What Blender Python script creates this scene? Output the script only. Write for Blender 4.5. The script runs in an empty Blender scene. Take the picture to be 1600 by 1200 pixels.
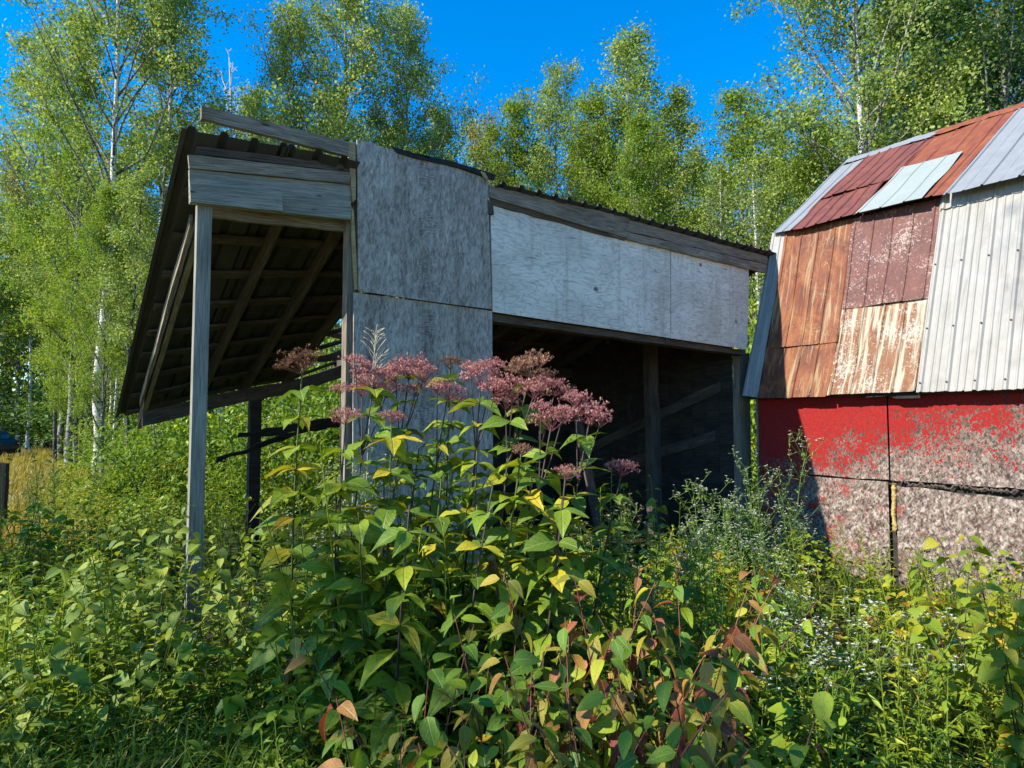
import bpy, math, random
import numpy as np
from mathutils import Matrix, Vector, Quaternion

SC = bpy.context.scene
COL = SC.collection
R = math.radians

# ------------------------------------------------------------------ camera, sky, sun, exposure
PITCH = R(3.15)
FOC = 1000.0                       # focal length in photograph pixels (1600 wide)
EYE = np.array([0.0, 0.0, 1.65])
cam = bpy.data.cameras.new('camera')
cam.sensor_width = 36.0
cam.lens = 36.0 * FOC / 1600.0
cam.clip_start = 0.05
cam.clip_end = 2000
camo = bpy.data.objects.new('camera', cam)
camo.location = EYE
camo.rotation_euler = (math.pi / 2 + PITCH, 0, 0)
COL.objects.link(camo)
SC.camera = camo

SUN_EL = R(36)
SUN_AZ = math.atan2(-0.730, -0.348)          # measured as atan2(x, y)
world = bpy.data.worlds.new('World')
SC.world = world
world.use_nodes = True
wt = world.node_tree
wt.nodes.clear()
sky = wt.nodes.new('ShaderNodeTexSky')
sky.sky_type = 'NISHITA'
sky.sun_disc = False
sky.sun_elevation = SUN_EL
sky.sun_rotation = SUN_AZ
sky.altitude = 300
sky.air_density = 1.0
sky.dust_density = 0.2
sky.ozone_density = 6.0
hs = wt.nodes.new('ShaderNodeHueSaturation')
hs.inputs['Saturation'].default_value = 1.34
bg = wt.nodes.new('ShaderNodeBackground')
bg.inputs['Strength'].default_value = 0.15
wo = wt.nodes.new('ShaderNodeOutputWorld')
wt.links.new(sky.outputs[0], hs.inputs['Color'])
wt.links.new(hs.outputs[0], bg.inputs['Color'])
wt.links.new(bg.outputs[0], wo.inputs['Surface'])

sl = bpy.data.lights.new('sun', 'SUN')
sl.energy = 4.3
sl.angle = R(0.5)
sl.color = (1.0, 0.94, 0.84)
suno = bpy.data.objects.new('sun', sl)
sd = Vector((math.sin(SUN_AZ) * math.cos(SUN_EL), math.cos(SUN_AZ) * math.cos(SUN_EL), math.sin(SUN_EL)))
suno.rotation_euler = sd.to_track_quat('Z', 'Y').to_euler()
COL.objects.link(suno)

SC.view_settings.view_transform = 'Standard'
SC.view_settings.look = 'None'
SC.view_settings.gamma = 1.0
SC.view_settings.use_curve_mapping = False
SC.view_settings.exposure = 1.12

# ------------------------------------------------------------------ frames and rays
ANG = R(36.4)
U = np.array([math.cos(ANG), math.sin(ANG), 0.0])      # along the shed front, to the right
N = np.array([-math.sin(ANG), math.cos(ANG), 0.0])     # away from the viewer, across the shed
SHED0 = np.array([-2.06, 4.28, 0.0])
BARN0 = np.array([3.09, 7.79, 0.0])  # barn scaled down about the camera; its sizes further below shrunk likewise


def ray(px, py):
    dx, dy = (px - 800) / FOC, (600 - py) / FOC
    return np.array([dx, math.cos(PITCH) - dy * math.sin(PITCH), math.sin(PITCH) + dy * math.cos(PITCH)])


def hit(px, py, p0, nn):
    r = ray(px, py)
    return EYE + r * (np.dot(p0 - EYE, nn) / np.dot(r, nn))


def loc(p, o):
    q = p - o
    return np.array([q @ U, q @ N, q[2]])


def wpos(o, a, b, c):
    return o + a * U + b * N + np.array([0, 0, c])


def fac(px, py, d=0.0):                 # point of the shed (local) on the upright plane d behind its front
    return loc(hit(px, py, SHED0 + d * N, N), SHED0)


def at(px, py, dist):                   # world point at distance dist (along +Y)
    r = ray(px, py)
    return EYE + r * (dist / r[1])


def ground_z(x, y):
    d = np.hypot(x, y - 4)
    t = np.clip((d - 8) / 24, 0, 1)
    return -0.45 * t * t * (3 - 2 * t)


# ------------------------------------------------------------------ object helpers
def tag(o, label=None, cat=None, group=None, kind=None):
    if label: o['label'] = label
    if cat: o['category'] = cat
    if group: o['group'] = group
    if kind: o['kind'] = kind
    return o


def empty(name, pos, rz=0.0):
    o = bpy.data.objects.new(name, None)
    o.empty_display_size = 0.2
    o.location = Vector([float(v) for v in pos])
    o.rotation_euler = (0, 0, rz)
    COL.objects.link(o)
    return o


def link(name, me, parent=None, mat4=None):
    o = bpy.data.objects.new(name, me)
    COL.objects.link(o)
    if parent is not None:
        o.parent = parent
    if mat4 is not None:
        o.matrix_basis = mat4
    return o


class MB:
    """collects numpy geometry; build() makes ONE mesh"""

    def __init__(s):
        s.v, s.q, s.t, s.uv, s.a, s.n = [], [], [], [], [], 0

    def add(s, v, q=None, t=None, uv=None, a=None):
        v = np.asarray(v, dtype=np.float64).reshape(-1, 3)
        k = len(v)
        s.v.append(v)
        s.uv.append(np.zeros((k, 2)) if uv is None else np.asarray(uv, dtype=np.float64))
        s.a.append(np.zeros(k) if a is None else np.broadcast_to(np.asarray(a, dtype=np.float64), (k,)))
        if q is not None and len(q): s.q.append(np.asarray(q, dtype=np.int64).reshape(-1, 4) + s.n)
        if t is not None and len(t): s.t.append(np.asarray(t, dtype=np.int64).reshape(-1, 3) + s.n)
        s.n += k
        return s

    def arrays(s):
        v = np.concatenate(s.v); uv = np.concatenate(s.uv); a = np.concatenate(s.a)
        q = np.concatenate(s.q) if s.q else np.zeros((0, 4), np.int64)
        t = np.concatenate(s.t) if s.t else np.zeros((0, 3), np.int64)
        return v, q, t, uv, a

    def mesh(s, name, mat, smooth=False):
        v, q, t, uv, a = s.arrays()
        return np_mesh(name, v, q, t, uv, a, mat, smooth)

    def build(s, name, mat, parent=None, smooth=False, mat4=None):
        return link(name, s.mesh(name, mat, smooth), parent, mat4)


def np_mesh(name, v, q, t, uv, a, mat, smooth=False):
    me = bpy.data.meshes.new(name)
    nq, nt = len(q), len(t)
    me.vertices.add(len(v))
    me.vertices.foreach_set('co', v.astype(np.float32).ravel())
    li = np.concatenate([q.ravel(), t.ravel()]).astype(np.int32)
    me.loops.add(len(li))
    me.loops.foreach_set('vertex_index', li)
    me.polygons.add(nq + nt)
    ls = np.concatenate([np.arange(nq) * 4, nq * 4 + np.arange(nt) * 3]).astype(np.int32)
    me.polygons.foreach_set('loop_start', ls)
    if smooth:
        me.polygons.foreach_set('use_smooth', np.ones(nq + nt, dtype=bool))
    me.update(calc_edges=True)
    l = me.uv_layers.new(name='UVMap')
    l.data.foreach_set('uv', uv[li].astype(np.float32).ravel())
    at_ = me.attributes.new('tint', 'FLOAT', 'POINT')
    at_.data.foreach_set('value', a.astype(np.float32))
    me.materials.append(mat)
    return me


def nrmz(a):
    a = np.asarray(a, dtype=np.float64)
    return a / np.maximum(np.linalg.norm(a, axis=-1, keepdims=True), 1e-9)


def tube(mb, pts, rad, sides=6, a=0.0, cap=True):
    pts = np.asarray(pts, dtype=np.float64)
    n = len(pts)
    rad = np.broadcast_to(np.asarray(rad, dtype=np.float64), (n,))
    tg = nrmz(np.gradient(pts, axis=0))
    ref = np.where(np.abs(tg[:, 2:3]) > 0.9, np.array([[1.0, 0, 0]]), np.array([[0, 0, 1.0]]))
    if abs(tg[0, 2]) > 0.9 or abs(tg[-1, 2]) > 0.9:
        ref = np.broadcast_to(np.array([[1.0, 0.13, 0]]), (n, 3))
    x = nrmz(np.cross(ref, tg)); y = np.cross(tg, x)
    th = np.arange(sides + 1) / sides * 2 * math.pi
    v = pts[:, None, :] + rad[:, None, None] * (np.cos(th)[None, :, None] * x[:, None, :] + np.sin(th)[None, :, None] * y[:, None, :])
    ln = np.concatenate([[0], np.cumsum(np.linalg.norm(np.diff(pts, axis=0), axis=1))])
    uv = np.stack(np.broadcast_arrays(th[None, :] * rad.max(), ln[:, None]), -1).reshape(-1, 2)
    i = np.arange(n - 1)[:, None] * (sides + 1) + np.arange(sides)[None, :]
    q = np.stack([i, i + 1, i + sides + 2, i + sides + 1], -1).reshape(-1, 4)
    t = []
    if cap:
        for base in (0, (n - 1) * (sides + 1)):
            t += [(base, base + k, base + k + 1) for k in range(1, sides - 1)]
    mb.add(v.reshape(-1, 3), q, t or None, uv, a)


def boxl(mb, lo, hi, off=None):
    """axis aligned box in local coordinates with separate faces and length-wise uv"""
    lo, hi = np.array(lo, float), np.array(hi, float)
    ext = hi - lo
    L = int(np.argmax(ext))
    o = np.array(off) if off is not None else np.random.rand(2) * 30
    for ax in range(3):
        b, c = [k for k in range(3) if k != ax]
        for side in (0, 1):
            v = []
            for sb, sc_ in ((0, 0), (1, 0), (1, 1), (0, 1)):
                p = np.zeros(3)
                p[ax] = hi[ax] if side else lo[ax]
                p[b] = hi[b] if sb else lo[b]
                p[c] = hi[c] if sc_ else lo[c]
                v.append(p)
            v = np.array(v)
            lu = b if (b == L or (c != L)) else c
            lv = c if lu == b else b
            uv = np.stack([v[:, lu], v[:, lv] + ax * .37], 1) + o
            f = [0, 1, 2, 3] if (side ^ (ax == 1)) else [3, 2, 1, 0]
            mb.add(v, [f], None, uv)


def board4(mb, tl, tr, br, bl, tv, n=10, j=0.004, rng=np.random):
    """a board whose front face is the quad tl,tr,br,bl; tv is the thickness vector; edges worn"""
    tl, tr, br, bl, tv = [np.asarray(p, float) for p in (tl, tr, br, bl, tv)]
    k = np.linspace(0, 1, n + 1)[:, None]
    wv = nrmz(tl - bl)
    A = tl + (tr - tl) * k + wv * rng.normal(0, j, (n + 1, 1))
    B = bl + (br - bl) * k + wv * rng.normal(0, j, (n + 1, 1))
    dv = nrmz(tv)
    w = dv * np.cumsum(rng.normal(0, j * .5, (n + 1, 1)), 0) * .5
    A, B = A + w, B + w
    C, D = B + tv, A + tv
    L = np.linalg.norm(tr - tl)
    o = rng.rand(2) * 30
    h, th = np.linalg.norm(tl - bl), np.linalg.norm(tv)
    acc = 0
    for (P, Q, wd) in ((A, B, h), (B, C, th), (C, D, h), (D, A, th)):
        v = np.stack([P, Q], 1).reshape(-1, 3)
        uv = np.stack([np.repeat(k[:, 0] * L, 2), np.tile([acc, acc + wd], n + 1)], 1) + o
        i = np.arange(n)[:, None] * 2
        q = np.concatenate([i, i + 1, i + 3, i + 2], 1)
        mb.add(v, q, None, uv)
        acc += wd + .11
    for e in (0, n):
        v = np.array([A[e], B[e], C[e], D[e]])
        uv = np.array([[0, 0], [.02, h], [.04, h], [.06, 0]]) + o
        mb.add(v, [[0, 3, 2, 1] if e == 0 else [0, 1, 2, 3]], None, uv)


def prism(mb, pts, tv, uvf):
    """flat polygon (local points) with thickness vector tv, fan-triangulated from its centroid"""
    pts = np.asarray(pts, float); tv = np.asarray(tv, float)
    n = len(pts)
    c = pts.mean(0)
    for s, base in ((0, pts), (1, pts + tv)):
        v = np.concatenate([base, [base.mean(0)]])
        uv = np.array([uvf(p) for p in np.concatenate([pts, [c]])])
        t = [(i, (i + 1) % n, n) if s else ((i + 1) % n, i, n) for i in range(n)]
        mb.add(v, None, t, uv)
    for i in range(n):
        jn = (i + 1) % n
        v = np.array([pts[i], pts[jn], pts[jn] + tv, pts[i] + tv])
        uv = np.array([uvf(p) for p in (pts[i], pts[jn], pts[jn], pts[i])]) + np.array([[0, 0], [0, 0], [.01, .01], [.01, .01]])
        mb.add(v, [[0, 1, 2, 3]], None, uv)


def sheet(mb, tl, tr, br, bl, nrm, ribs, nv=8, wav=0.004, thick=0.004, off=0.0, curl=0.0, rng=np.random):
    """profiled metal sheet: quad with ribs running from its top edge to its bottom edge"""
    tl, tr, br, bl = [np.asarray(p, float) for p in (tl, tr, br, bl)]
    nrm = nrmz(nrm)
    W = max(np.linalg.norm(tr - tl), np.linalg.norm(br - bl))
    H = np.linalg.norm(tl - bl)
    us, hs_ = [0.0], [0.0]
    x = off
    while x < W + .3:
        for (dx, h) in ribs['profile']:
            xx = x + dx
            if 0.001 < xx < W - .001:
                us.append(xx); hs_.append(h)
        x += ribs['pitch']
    us.append(W); hs_.append(0.0)
    order = np.argsort(us)
    us, hs_ = np.array(us)[order], np.array(hs_)[order]
    k = np.linspace(0, 1, nv + 1)
    m = len(us)
    kk, uu = k[:, None, None], (us / W)[None, :, None]
    P = (tl * (1 - uu) + tr * uu) * (1 - kk) + (bl * (1 - uu) + br * uu) * kk
    ph = rng.rand(4) * 6.28
    wv = wav * (np.sin(us[None, :] * 7 + ph[0]) * np.sin(k[:, None] * 6 + ph[1]) + .6 * np.sin(us[None, :] * 17 + k[:, None] * 9 + ph[2]))
    wv = wv + curl * (k[:, None] ** 6)
    P = P + nrm * (hs_[None, :, None] + wv[:, :, None])
    # ragged lower edge
    P[-1] += nrmz(bl - tl) * rng.normal(0, .004, (m, 1))
    o = rng.rand(2) * 30
    uv = np.stack(np.broadcast_arrays(us[None, :] + o[0], (k[:, None] * H) + o[1]), -1)
    # crisp ribs: one strip of quads per facet
    for i in range(m - 1):
        v = np.stack([P[:, i], P[:, i + 1]], 1).reshape(-1, 3)
        u2 = np.stack([uv[:, i], uv[:, i + 1]], 1).reshape(-1, 2)
        ii = np.arange(nv)[:, None] * 2
        q = np.concatenate([ii, ii + 2, ii + 3, ii + 1], 1)
        mb.add(v, q, None, u2)
        mb.add(v - nrm * thick, q[:, ::-1], None, u2)
    for row, fl in ((0, 0), (nv, 1)):
        v = np.concatenate([P[row], P[row] - nrm * thick])
        ii = np.arange(m - 1)[:, None]
        q = np.concatenate([ii, ii + 1, ii + 1 + m, ii + m], 1)
        mb.add(v, q if fl else q[:, ::-1], None, np.concatenate([uv[row], uv[row] + .003]))
    for c in (0, m - 1):
        v = np.concatenate([P[:, c], P[:, c] - nrm * thick])
        ii = np.arange(nv)[:, None]
        q = np.concatenate([ii, ii + 1, ii + 2 + nv, ii + 1 + nv], 1)
        mb.add(v, q, None, np.concatenate([uv[:, c], uv[:, c] + .003]))


# ------------------------------------------------------------------ material helpers
class NT:
    def __init__(s, name):
        s.m = bpy.data.materials.new(name)
        s.m.use_nodes = True
        s.t = s.m.node_tree
        s.t.nodes.clear()
        s.out = s.t.nodes.new('ShaderNodeOutputMaterial')

    def n(s, typ, ins=None, out=0, **props):
        nd = s.t.nodes.new('ShaderNode' + typ)
        for k, v in props.items():
            setattr(nd, k, v)
        for k, v in (ins or {}).items():
            sk = nd.inputs[k]
            if isinstance(v, bpy.types.NodeSocket):
                s.t.links.new(v, sk)
            else:
                sk.default_value = v
        return nd.outputs[out]

    def uv(s, sx=1, sy=1, rot=0.0, loc=(0, 0, 0)):
        c = s.n('TexCoord', out='UV')
        return s.n('Mapping', {'Vector': c, 'Scale': (sx, sy, 1), 'Rotation': (0, 0, rot), 'Location': loc})

    def obj(s, sc=(1, 1, 1)):
        c = s.n('TexCoord', out='Object')
        return s.n('Mapping', {'Vector': c, 'Scale': sc})

    def noise(s, vec, scale, detail=4, rough=.6, dist=0.0):
        return s.n('TexNoise', {'Vector': vec, 'Scale': scale, 'Detail': detail, 'Roughness': rough, 'Distortion': dist})

    def ramp(s, fac, stops, interp='LINEAR'):
        nd = s.t.nodes.new('ShaderNodeValToRGB')
        e = nd.color_ramp
        e.interpolation = interp
        while len(e.elements) < len(stops):
            e.elements.new(0.5)
        for el, (p, c) in zip(e.elements, stops):
            el.position = p
            el.color = (c, c, c, 1) if isinstance(c, (int, float)) else (*c, 1)
        s.t.links.new(fac, nd.inputs[0])
        return nd.outputs[0]

    def mix(s, f, a, b, mode='MIX'):
        nd = s.t.nodes.new('ShaderNodeMix')
        nd.data_type = 'RGBA'
        nd.blend_type = mode
        for k, v in ((0, f), (6, a), (7, b)):
            if isinstance(v, bpy.types.NodeSocket):
                s.t.links.new(v, nd.inputs[k])
            elif k == 0:
                nd.inputs[0].default_value = v
            else:
                nd.inputs[k].default_value = (v, v, v, 1) if isinstance(v, (int, float)) else (*v, 1)
        return nd.outputs[2]

    def math(s, op, a, b=0.0, c=0.0):
        return s.n('Math', {0: a, 1: b, 2: c}, operation=op)

    def bump(s, h, strength=.4, dist=.01):
        return s.n('Bump', {'Height': h, 'Strength': strength, 'Distance': dist})

    def finish(s, col, rough=.8, normal=None, metallic=0.0, spec=.3):
        ins = {'Base Color': col if isinstance(col, bpy.types.NodeSocket) else (*col, 1), 'Roughness': rough, 'Metallic': metallic, 'Specular IOR Level': spec}
        if normal is not None:
            ins['Normal'] = normal
        b = s.n('BsdfPrincipled', ins)
        s.t.links.new(b, s.out.inputs[0])
        return s.m


def wood_mat(name, dark, mid, light, scale=1.0, checks=1.0):
    m = NT(name)
    g = m.noise(m.uv(1.6 * scale, 42 * scale), 3.0, 6, .65, .3)
    big = m.noise(m.uv(1.2, 5), 1.6, 3, .6)
    fine = m.noise(m.uv(5, 160), 3.0, 3, .6)
    c = m.ramp(g, [(.28, dark), (.5, mid), (.72, light)])
    c = m.mix(m.ramp(big, [(.35, 0.0), (.7, .55)]), c, mid, 'MULTIPLY')
    crack = m.ramp(fine, [(.30, 0.25), (.42, 1.0)])
    c = m.mix(.55 * checks, c, crack, 'MULTIPLY')
    kn = m.n('TexVoronoi', {'Vector': m.uv(1.3, 5), 'Scale': 2.0}, out='Distance')
    c = m.mix(m.ramp(kn, [(.05, .8), (.11, 0.0)]), c, (.02, .016, .012))
    h = m.math('ADD', g, m.math('MULTIPLY', fine, .5))
    return m.finish(c, .88, m.bump(h, .7, .006), spec=.2)


def leaf_mat(name, stops, trans=.38, src='tint', veins=True, rough=.45, spec=.28):
    m = NT(name)
    if src == 'tint':
        f = m.n('Attribute', out='Fac', attribute_name='tint')
    else:
        f = m.n('ObjectInfo', out='Random')
    c = m.ramp(f, stops)
    nrm = None
    if veins:
        uv = m.n('TexCoord', out='UV')
        sp = m.t.nodes.new('ShaderNodeSeparateXYZ')
        m.t.links.new(uv, sp.inputs[0])
        ax = m.math('ABSOLUTE', sp.outputs[0])
        ph = m.math('SUBTRACT', m.math('MULTIPLY', sp.outputs[1], 42.0), m.math('MULTIPLY', ax, 50.0))
        side = m.ramp(m.math('SINE', ph), [(.86, 0.0), (1.0, .5)])
        mid = m.ramp(ax, [(.0, .8), (.035, 0.0)])
        vv = m.math('MAXIMUM', side, mid)
        c = m.mix(vv, c, m.mix(.6, c, (.30, .34, .10)))
        blot = m.noise(m.uv(5, 5), 2.2, 4, .65)
        c = m.mix(m.ramp(blot, [(.52, 0.0), (.60, .35), (.68, .8)]), c, m.mix(.6, c, (.13, .06, .014)))
        nrm = m.bump(m.math('SUBTRACT', blot, vv), .35, .01)
    ins = {'Base Color': c, 'Roughness': rough, 'Specular IOR Level': spec}
    if nrm is not None: ins['Normal'] = nrm
    b = m.n('BsdfPrincipled', ins)
    tc = m.mix(1.0, c, (1.25, 1.25, .55), 'MULTIPLY')
    tr = m.n('BsdfTranslucent', {'Color': tc})
    sh = m.n('MixShader', {0: trans, 1: b, 2: tr})
    m.t.links.new(sh, m.out.inputs[0])
    return m.m


MAT = {}
MAT['grey_wood'] = wood_mat('grey_wood', (0.074, 0.059, 0.043), (0.255, 0.212, 0.157), (0.484, 0.410, 0.308))
MAT['blue_wood'] = wood_mat('painted_wood', (0.115, 0.111, 0.091), (0.270, 0.260, 0.212), (0.403, 0.388, 0.315), .8)
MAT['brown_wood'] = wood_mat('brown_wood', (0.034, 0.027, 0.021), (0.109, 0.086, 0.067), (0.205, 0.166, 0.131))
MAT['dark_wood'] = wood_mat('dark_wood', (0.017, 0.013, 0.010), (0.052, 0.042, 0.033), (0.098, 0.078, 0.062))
MAT['pale_wood'] = wood_mat('pale_wood', (.17, .11, .05), (.42, .31, .15), (.58, .47, .28), 1.0, .7)


def osb_mat(name, sizes=((85, 15, .16), (100, 18, -.22), (60, 26, .5))):
    """pressed strand board: short flat strands lying in mostly one direction, weathered"""
    m = NT(name)
    w = m.noise(m.uv(1, 1), 9, 2)
    strands = None
    vs = []
    for sx, sy, rot in sizes:
        uvm = m.uv(1, 1, rot)
        d = m.mix(.05, uvm, m.n('TexNoise', {'Vector': uvm, 'Scale': 14.0, 'Detail': 2.0}, out='Color'), 'ADD')
        mp = m.n('Mapping', {'Vector': d, 'Scale': (sx, sy, 1)})
        v = m.n('TexVoronoi', {'Vector': mp, 'Scale': 1.0}, out='Color')
        b = m.t.nodes.new('ShaderNodeSeparateColor')
        m.t.links.new(v, b.inputs[0])
        vs.append(b.outputs[0])
    s1 = m.mix(.5, vs[0], vs[1])
    s1 = m.mix(.3, s1, vs[2])
    g = m.noise(m.uv(30, 6), 2.6, 6, .75)
    sep = m.n('RGBToBW', {'Color': s1})
    f = m.math('ADD', m.math('MULTIPLY', sep, .6), m.math('MULTIPLY', g, .45))
    return m, f, sep, g


def make_osb_grey():
    m, f, sep, g = osb_mat('grey_osb')
    c = m.ramp(f, [(.26, (.17, .145, .12)), (.46, (.32, .285, .24)), (.60, (.41, .37, .315)), (.82, (.56, .51, .43))])
    big = m.noise(m.uv(1.6, .8), 2.2, 4, .6)
    c = m.mix(m.ramp(big, [(.38, .0), (.66, .45)]), c, m.mix(1.0, c, (.50, .44, .36), 'MULTIPLY'))
    drip = m.noise(m.uv(5, .35), 2.0, 4, .6)
    c = m.mix(m.ramp(drip, [(.50, 0.0), (.66, .55)]), c, m.mix(1.0, c, (.48, .42, .36), 'MULTIPLY'))
    # faded printed stamp: columns of tiny dashes down the middle of the sheet
    uv = m.uv()
    sp = m.t.nodes.new('ShaderNodeSeparateXYZ'); m.t.links.new(uv, sp.inputs[0])
    band = m.math('COMPARE', sp.outputs[0], 1.66, .085)
    dash = m.ramp(m.noise(m.uv(16, 85), 1.0, 2, .5), [(.50, 0.0), (.56, 1.0)])
    patch = m.ramp(m.noise(m.uv(1, 2.2), 1.4, 2), [(.42, 0.0), (.58, 1.0)])
    st = m.math('MULTIPLY', m.math('MULTIPLY', band, dash), patch)
    c = m.mix(m.math('MULTIPLY', st, .42), c, (.025, .025, .03))
    return m.finish(c, .9, m.bump(f, .6, .006), spec=.15)


def make_osb_red():
    m, f, sep, g = osb_mat('red_osb', ((55, 24, .5), (62, 26, -.6), (34, 48, 1.2)))
    bare = m.ramp(f, [(.34, (.045, .034, .026)), (.47, (.13, .105, .083)), (.58, (.215, .178, .143)), (.76, (.44, .385, .32))])
    red = m.ramp(g, [(.3, (.20, .008, .007)), (.7, (.30, .020, .016))])
    # paint survives under the eave and flakes off where rain reaches
    gx = m.t.nodes.new('ShaderNodeSeparateXYZ'); m.t.links.new(m.obj(), gx.inputs[0])
    hgt = m.math('MULTIPLY', m.math('SUBTRACT', gx.outputs[2], 1.26), .58)
    side = m.math('MULTIPLY', m.math('ADD', gx.outputs[1], 1.35), .15)
    big = m.noise(m.obj((1, 1.2, 1.6)), 2.3, 4, .65)
    flake = m.math('ADD', m.math('MULTIPLY', sep, .62), m.math('MULTIPLY', big, .8))
    k = m.math('ADD', m.math('ADD', hgt, side), flake)
    fac_ = m.ramp(k, [(.74, 0.0), (.80, 1.0)])
    low = m.math('ADD', m.math('ADD', m.noise(m.obj((1, 1, 1.4)), 4.5, 6, .75), m.math('MULTIPLY', sep, .22)), m.math('MULTIPLY', m.math('ADD', gx.outputs[1], 1.0), .09))
    fac_ = m.math('MAXIMUM', fac_, m.ramp(low, [(.68, 0.0), (.73, .9)]))
    c = m.mix(fac_, bare, red)
    pink = m.ramp(m.noise(m.uv(12, 12), 3.0, 3), [(.52, 0.0), (.66, .55)])
    c = m.mix(m.math('MULTIPLY', pink, .85), c, m.mix(.55, c, (.40, .04, .035)))
    return m.finish(c, .82, m.bump(m.math('ADD', f, m.math('MULTIPLY', fac_, .3)), .6, .006), spec=.2)


def make_ply():
    m = NT('white_plywood')
    w = m.noise(m.uv(.9, 2.6), 2.2, 3, .55, .6)
    ringv = m.math('SINE', m.math('MULTIPLY', w, 70.0))
    ring = m.ramp(ringv, [(.25, 0.0), (.9, .55)])
    grime = m.noise(m.uv(.8, 1.1), 1.7, 5, .65)
    streak = m.noise(m.uv(2.4, 24), 2.0, 5, .7)
    c = m.ramp(grime, [(.3, (.54, .49, .40)), (.6, (.76, .705, .59))])
    c = m.mix(m.math('MULTIPLY', ring, .6), c, (.24, .23, .20))
    c = m.mix(m.ramp(streak, [(.56, 0.0), (.68, .75)]), c, (.13, .125, .11))
    drip = m.noise(m.uv(4.5, .4), 2.0, 4, .65)
    c = m.mix(m.ramp(drip, [(.52, 0.0), (.68, .5)]), c, m.mix(1.0, c, (.62, .56, .48), 'MULTIPLY'))
    kn = m.n('TexVoronoi', {'Vector': m.uv(1.0, 1.4), 'Scale': 3.1, 'Randomness': 1.0}, out='Distance')
    pick = m.ramp(m.noise(m.uv(1, 1), 1.3, 1), [(.40, 0.0), (.45, 1.0)])
    c = m.mix(m.math('MULTIPLY', m.ramp(kn, [(.07, .9), (.14, 0.0)]), pick), c, (.06, .058, .055))
    return m.finish(c, .7, m.bump(m.math('ADD', ring, streak), .25, .004), spec=.25)


def rust_mat(name, cols, flake=None, fl_amt=.0, streak=None, st_lo=.5, st_hi=.6, metal=None):
    m = NT(name)
    a = m.noise(m.uv(2.0, 1.3), 2.4, 7, .75, .9)
    st = m.noise(m.uv(11, .75), 2.0, 5, .65, .2)
    fine = m.noise(m.uv(1, 1), 60, 4, .7)
    f = m.math('ADD', m.math('MULTIPLY', a, .62), m.math('ADD', m.math('MULTIPLY', st, .27), m.math('MULTIPLY', fine, .16)))
    c = m.ramp(f, cols)
    if streak is not None:
        c = m.mix(m.ramp(m.noise(m.uv(9, .6), 2.3, 4, .6, .5), [(st_lo, 0.0), (st_hi, 1.0)]), c, streak)
    if flake is not None:
        fl = m.noise(m.uv(1, .8), 34, 6, .75, 1.2)
        reg = m.noise(m.uv(1, 1), 2.6, 3)
        k = m.math('ADD', fl, m.math('MULTIPLY', reg, .45))
        c = m.mix(m.ramp(k, [(.80 - fl_amt, 0.0), (.84 - fl_amt, .9)]), c, flake)
    rr = m.ramp(fine, [(.3, .55), (.7, .8)])
    return m.finish(c, rr, m.bump(fine, .25, .003), spec=.3)


MAT['osb'] = make_osb_grey()
MAT['red_osb'] = make_osb_red()
MAT['ply'] = make_ply()
MAT['rust_orange'] = rust_mat('orange_rust', [(.38, (0.054, 0.023, 0.019)), (.46, (0.108, 0.033, 0.019)), (.54, (0.191, 0.057, 0.018)), (.66, (0.254, 0.114, 0.042))], streak=(0.279, 0.198, 0.101), st_lo=.54, st_hi=.66, flake=(0.254, 0.168, 0.071), fl_amt=-.03)
MAT['rust_maroon'] = rust_mat('maroon_rust', [(.36, (0.064, 0.028, 0.025)), (.5, (0.112, 0.044, 0.034)), (.65, (0.164, 0.063, 0.044))], flake=(0.344, 0.268, 0.216), fl_amt=.012)
MAT['rust_plain'] = rust_mat('plain_rust', [(.36, (0.083, 0.030, 0.026)), (.5, (0.149, 0.048, 0.037)), (.66, (0.224, 0.075, 0.041))])
MAT['rust_bright'] = rust_mat('bright_rust', [(.36, (0.113, 0.033, 0.023)), (.5, (0.191, 0.053, 0.026)), (.66, (0.282, 0.093, 0.033))], streak=(0.325, 0.146, 0.059), st_lo=.58, st_hi=.72)
MAT['rust_streaky'] = rust_mat('streaky_rust', [(.36, (0.092, 0.034, 0.019)), (.5, (0.176, 0.065, 0.025)), (.64, (0.233, 0.136, 0.062))], streak=(0.353, 0.320, 0.225), st_lo=.50, st_hi=.60, flake=(0.339, 0.340, 0.280), fl_amt=.03)
MAT['white_tin'] = rust_mat('white_tin', [(.30, (0.196, 0.182, 0.152)), (.5, (0.284, 0.270, 0.238)), (.7, (0.338, 0.325, 0.298))], streak=(0.168, 0.154, 0.128), st_lo=.58, st_hi=.78)
MAT['grey_tin'] = rust_mat('grey_tin', [(.3, (0.173, 0.185, 0.188)), (.55, (0.221, 0.232, 0.235)), (.75, (0.268, 0.278, 0.274))])
MAT['pale_tin'] = rust_mat('pale_tin', [(.3, (0.226, 0.258, 0.236)), (.55, (0.276, 0.307, 0.276)), (.75, (0.318, 0.342, 0.308))])
MAT['roof_tin'] = rust_mat('dark_tin', [(.3, (0.030, 0.029, 0.028)), (.55, (0.050, 0.049, 0.047)), (.75, (0.085, 0.083, 0.077))])
m_ = NT('tar_paper'); MAT['tar'] = m_.finish(m_.ramp(m_.noise(m_.uv(), 20), [(.3, (.012, .011, .011)), (.7, (.03, .028, .026))]), .9)
m_ = NT('foam'); MAT['foam'] = m_.finish(m_.ramp(m_.noise(m_.obj(), 30), [(.3, (.22, .12, .03)), (.6, (.5, .36, .14))]), .9, m_.bump(m_.noise(m_.obj(), 45), .8, .02))
m_ = NT('black_wire'); MAT['wire'] = m_.finish((.02, .02, .02), .5)
m_ = NT('nail_head'); MAT['screw'] = m_.finish((.09, .08, .075), .5, metallic=.6)
rng = np.random.RandomState(7)
np.random.seed(11)
random.seed(5)

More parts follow.
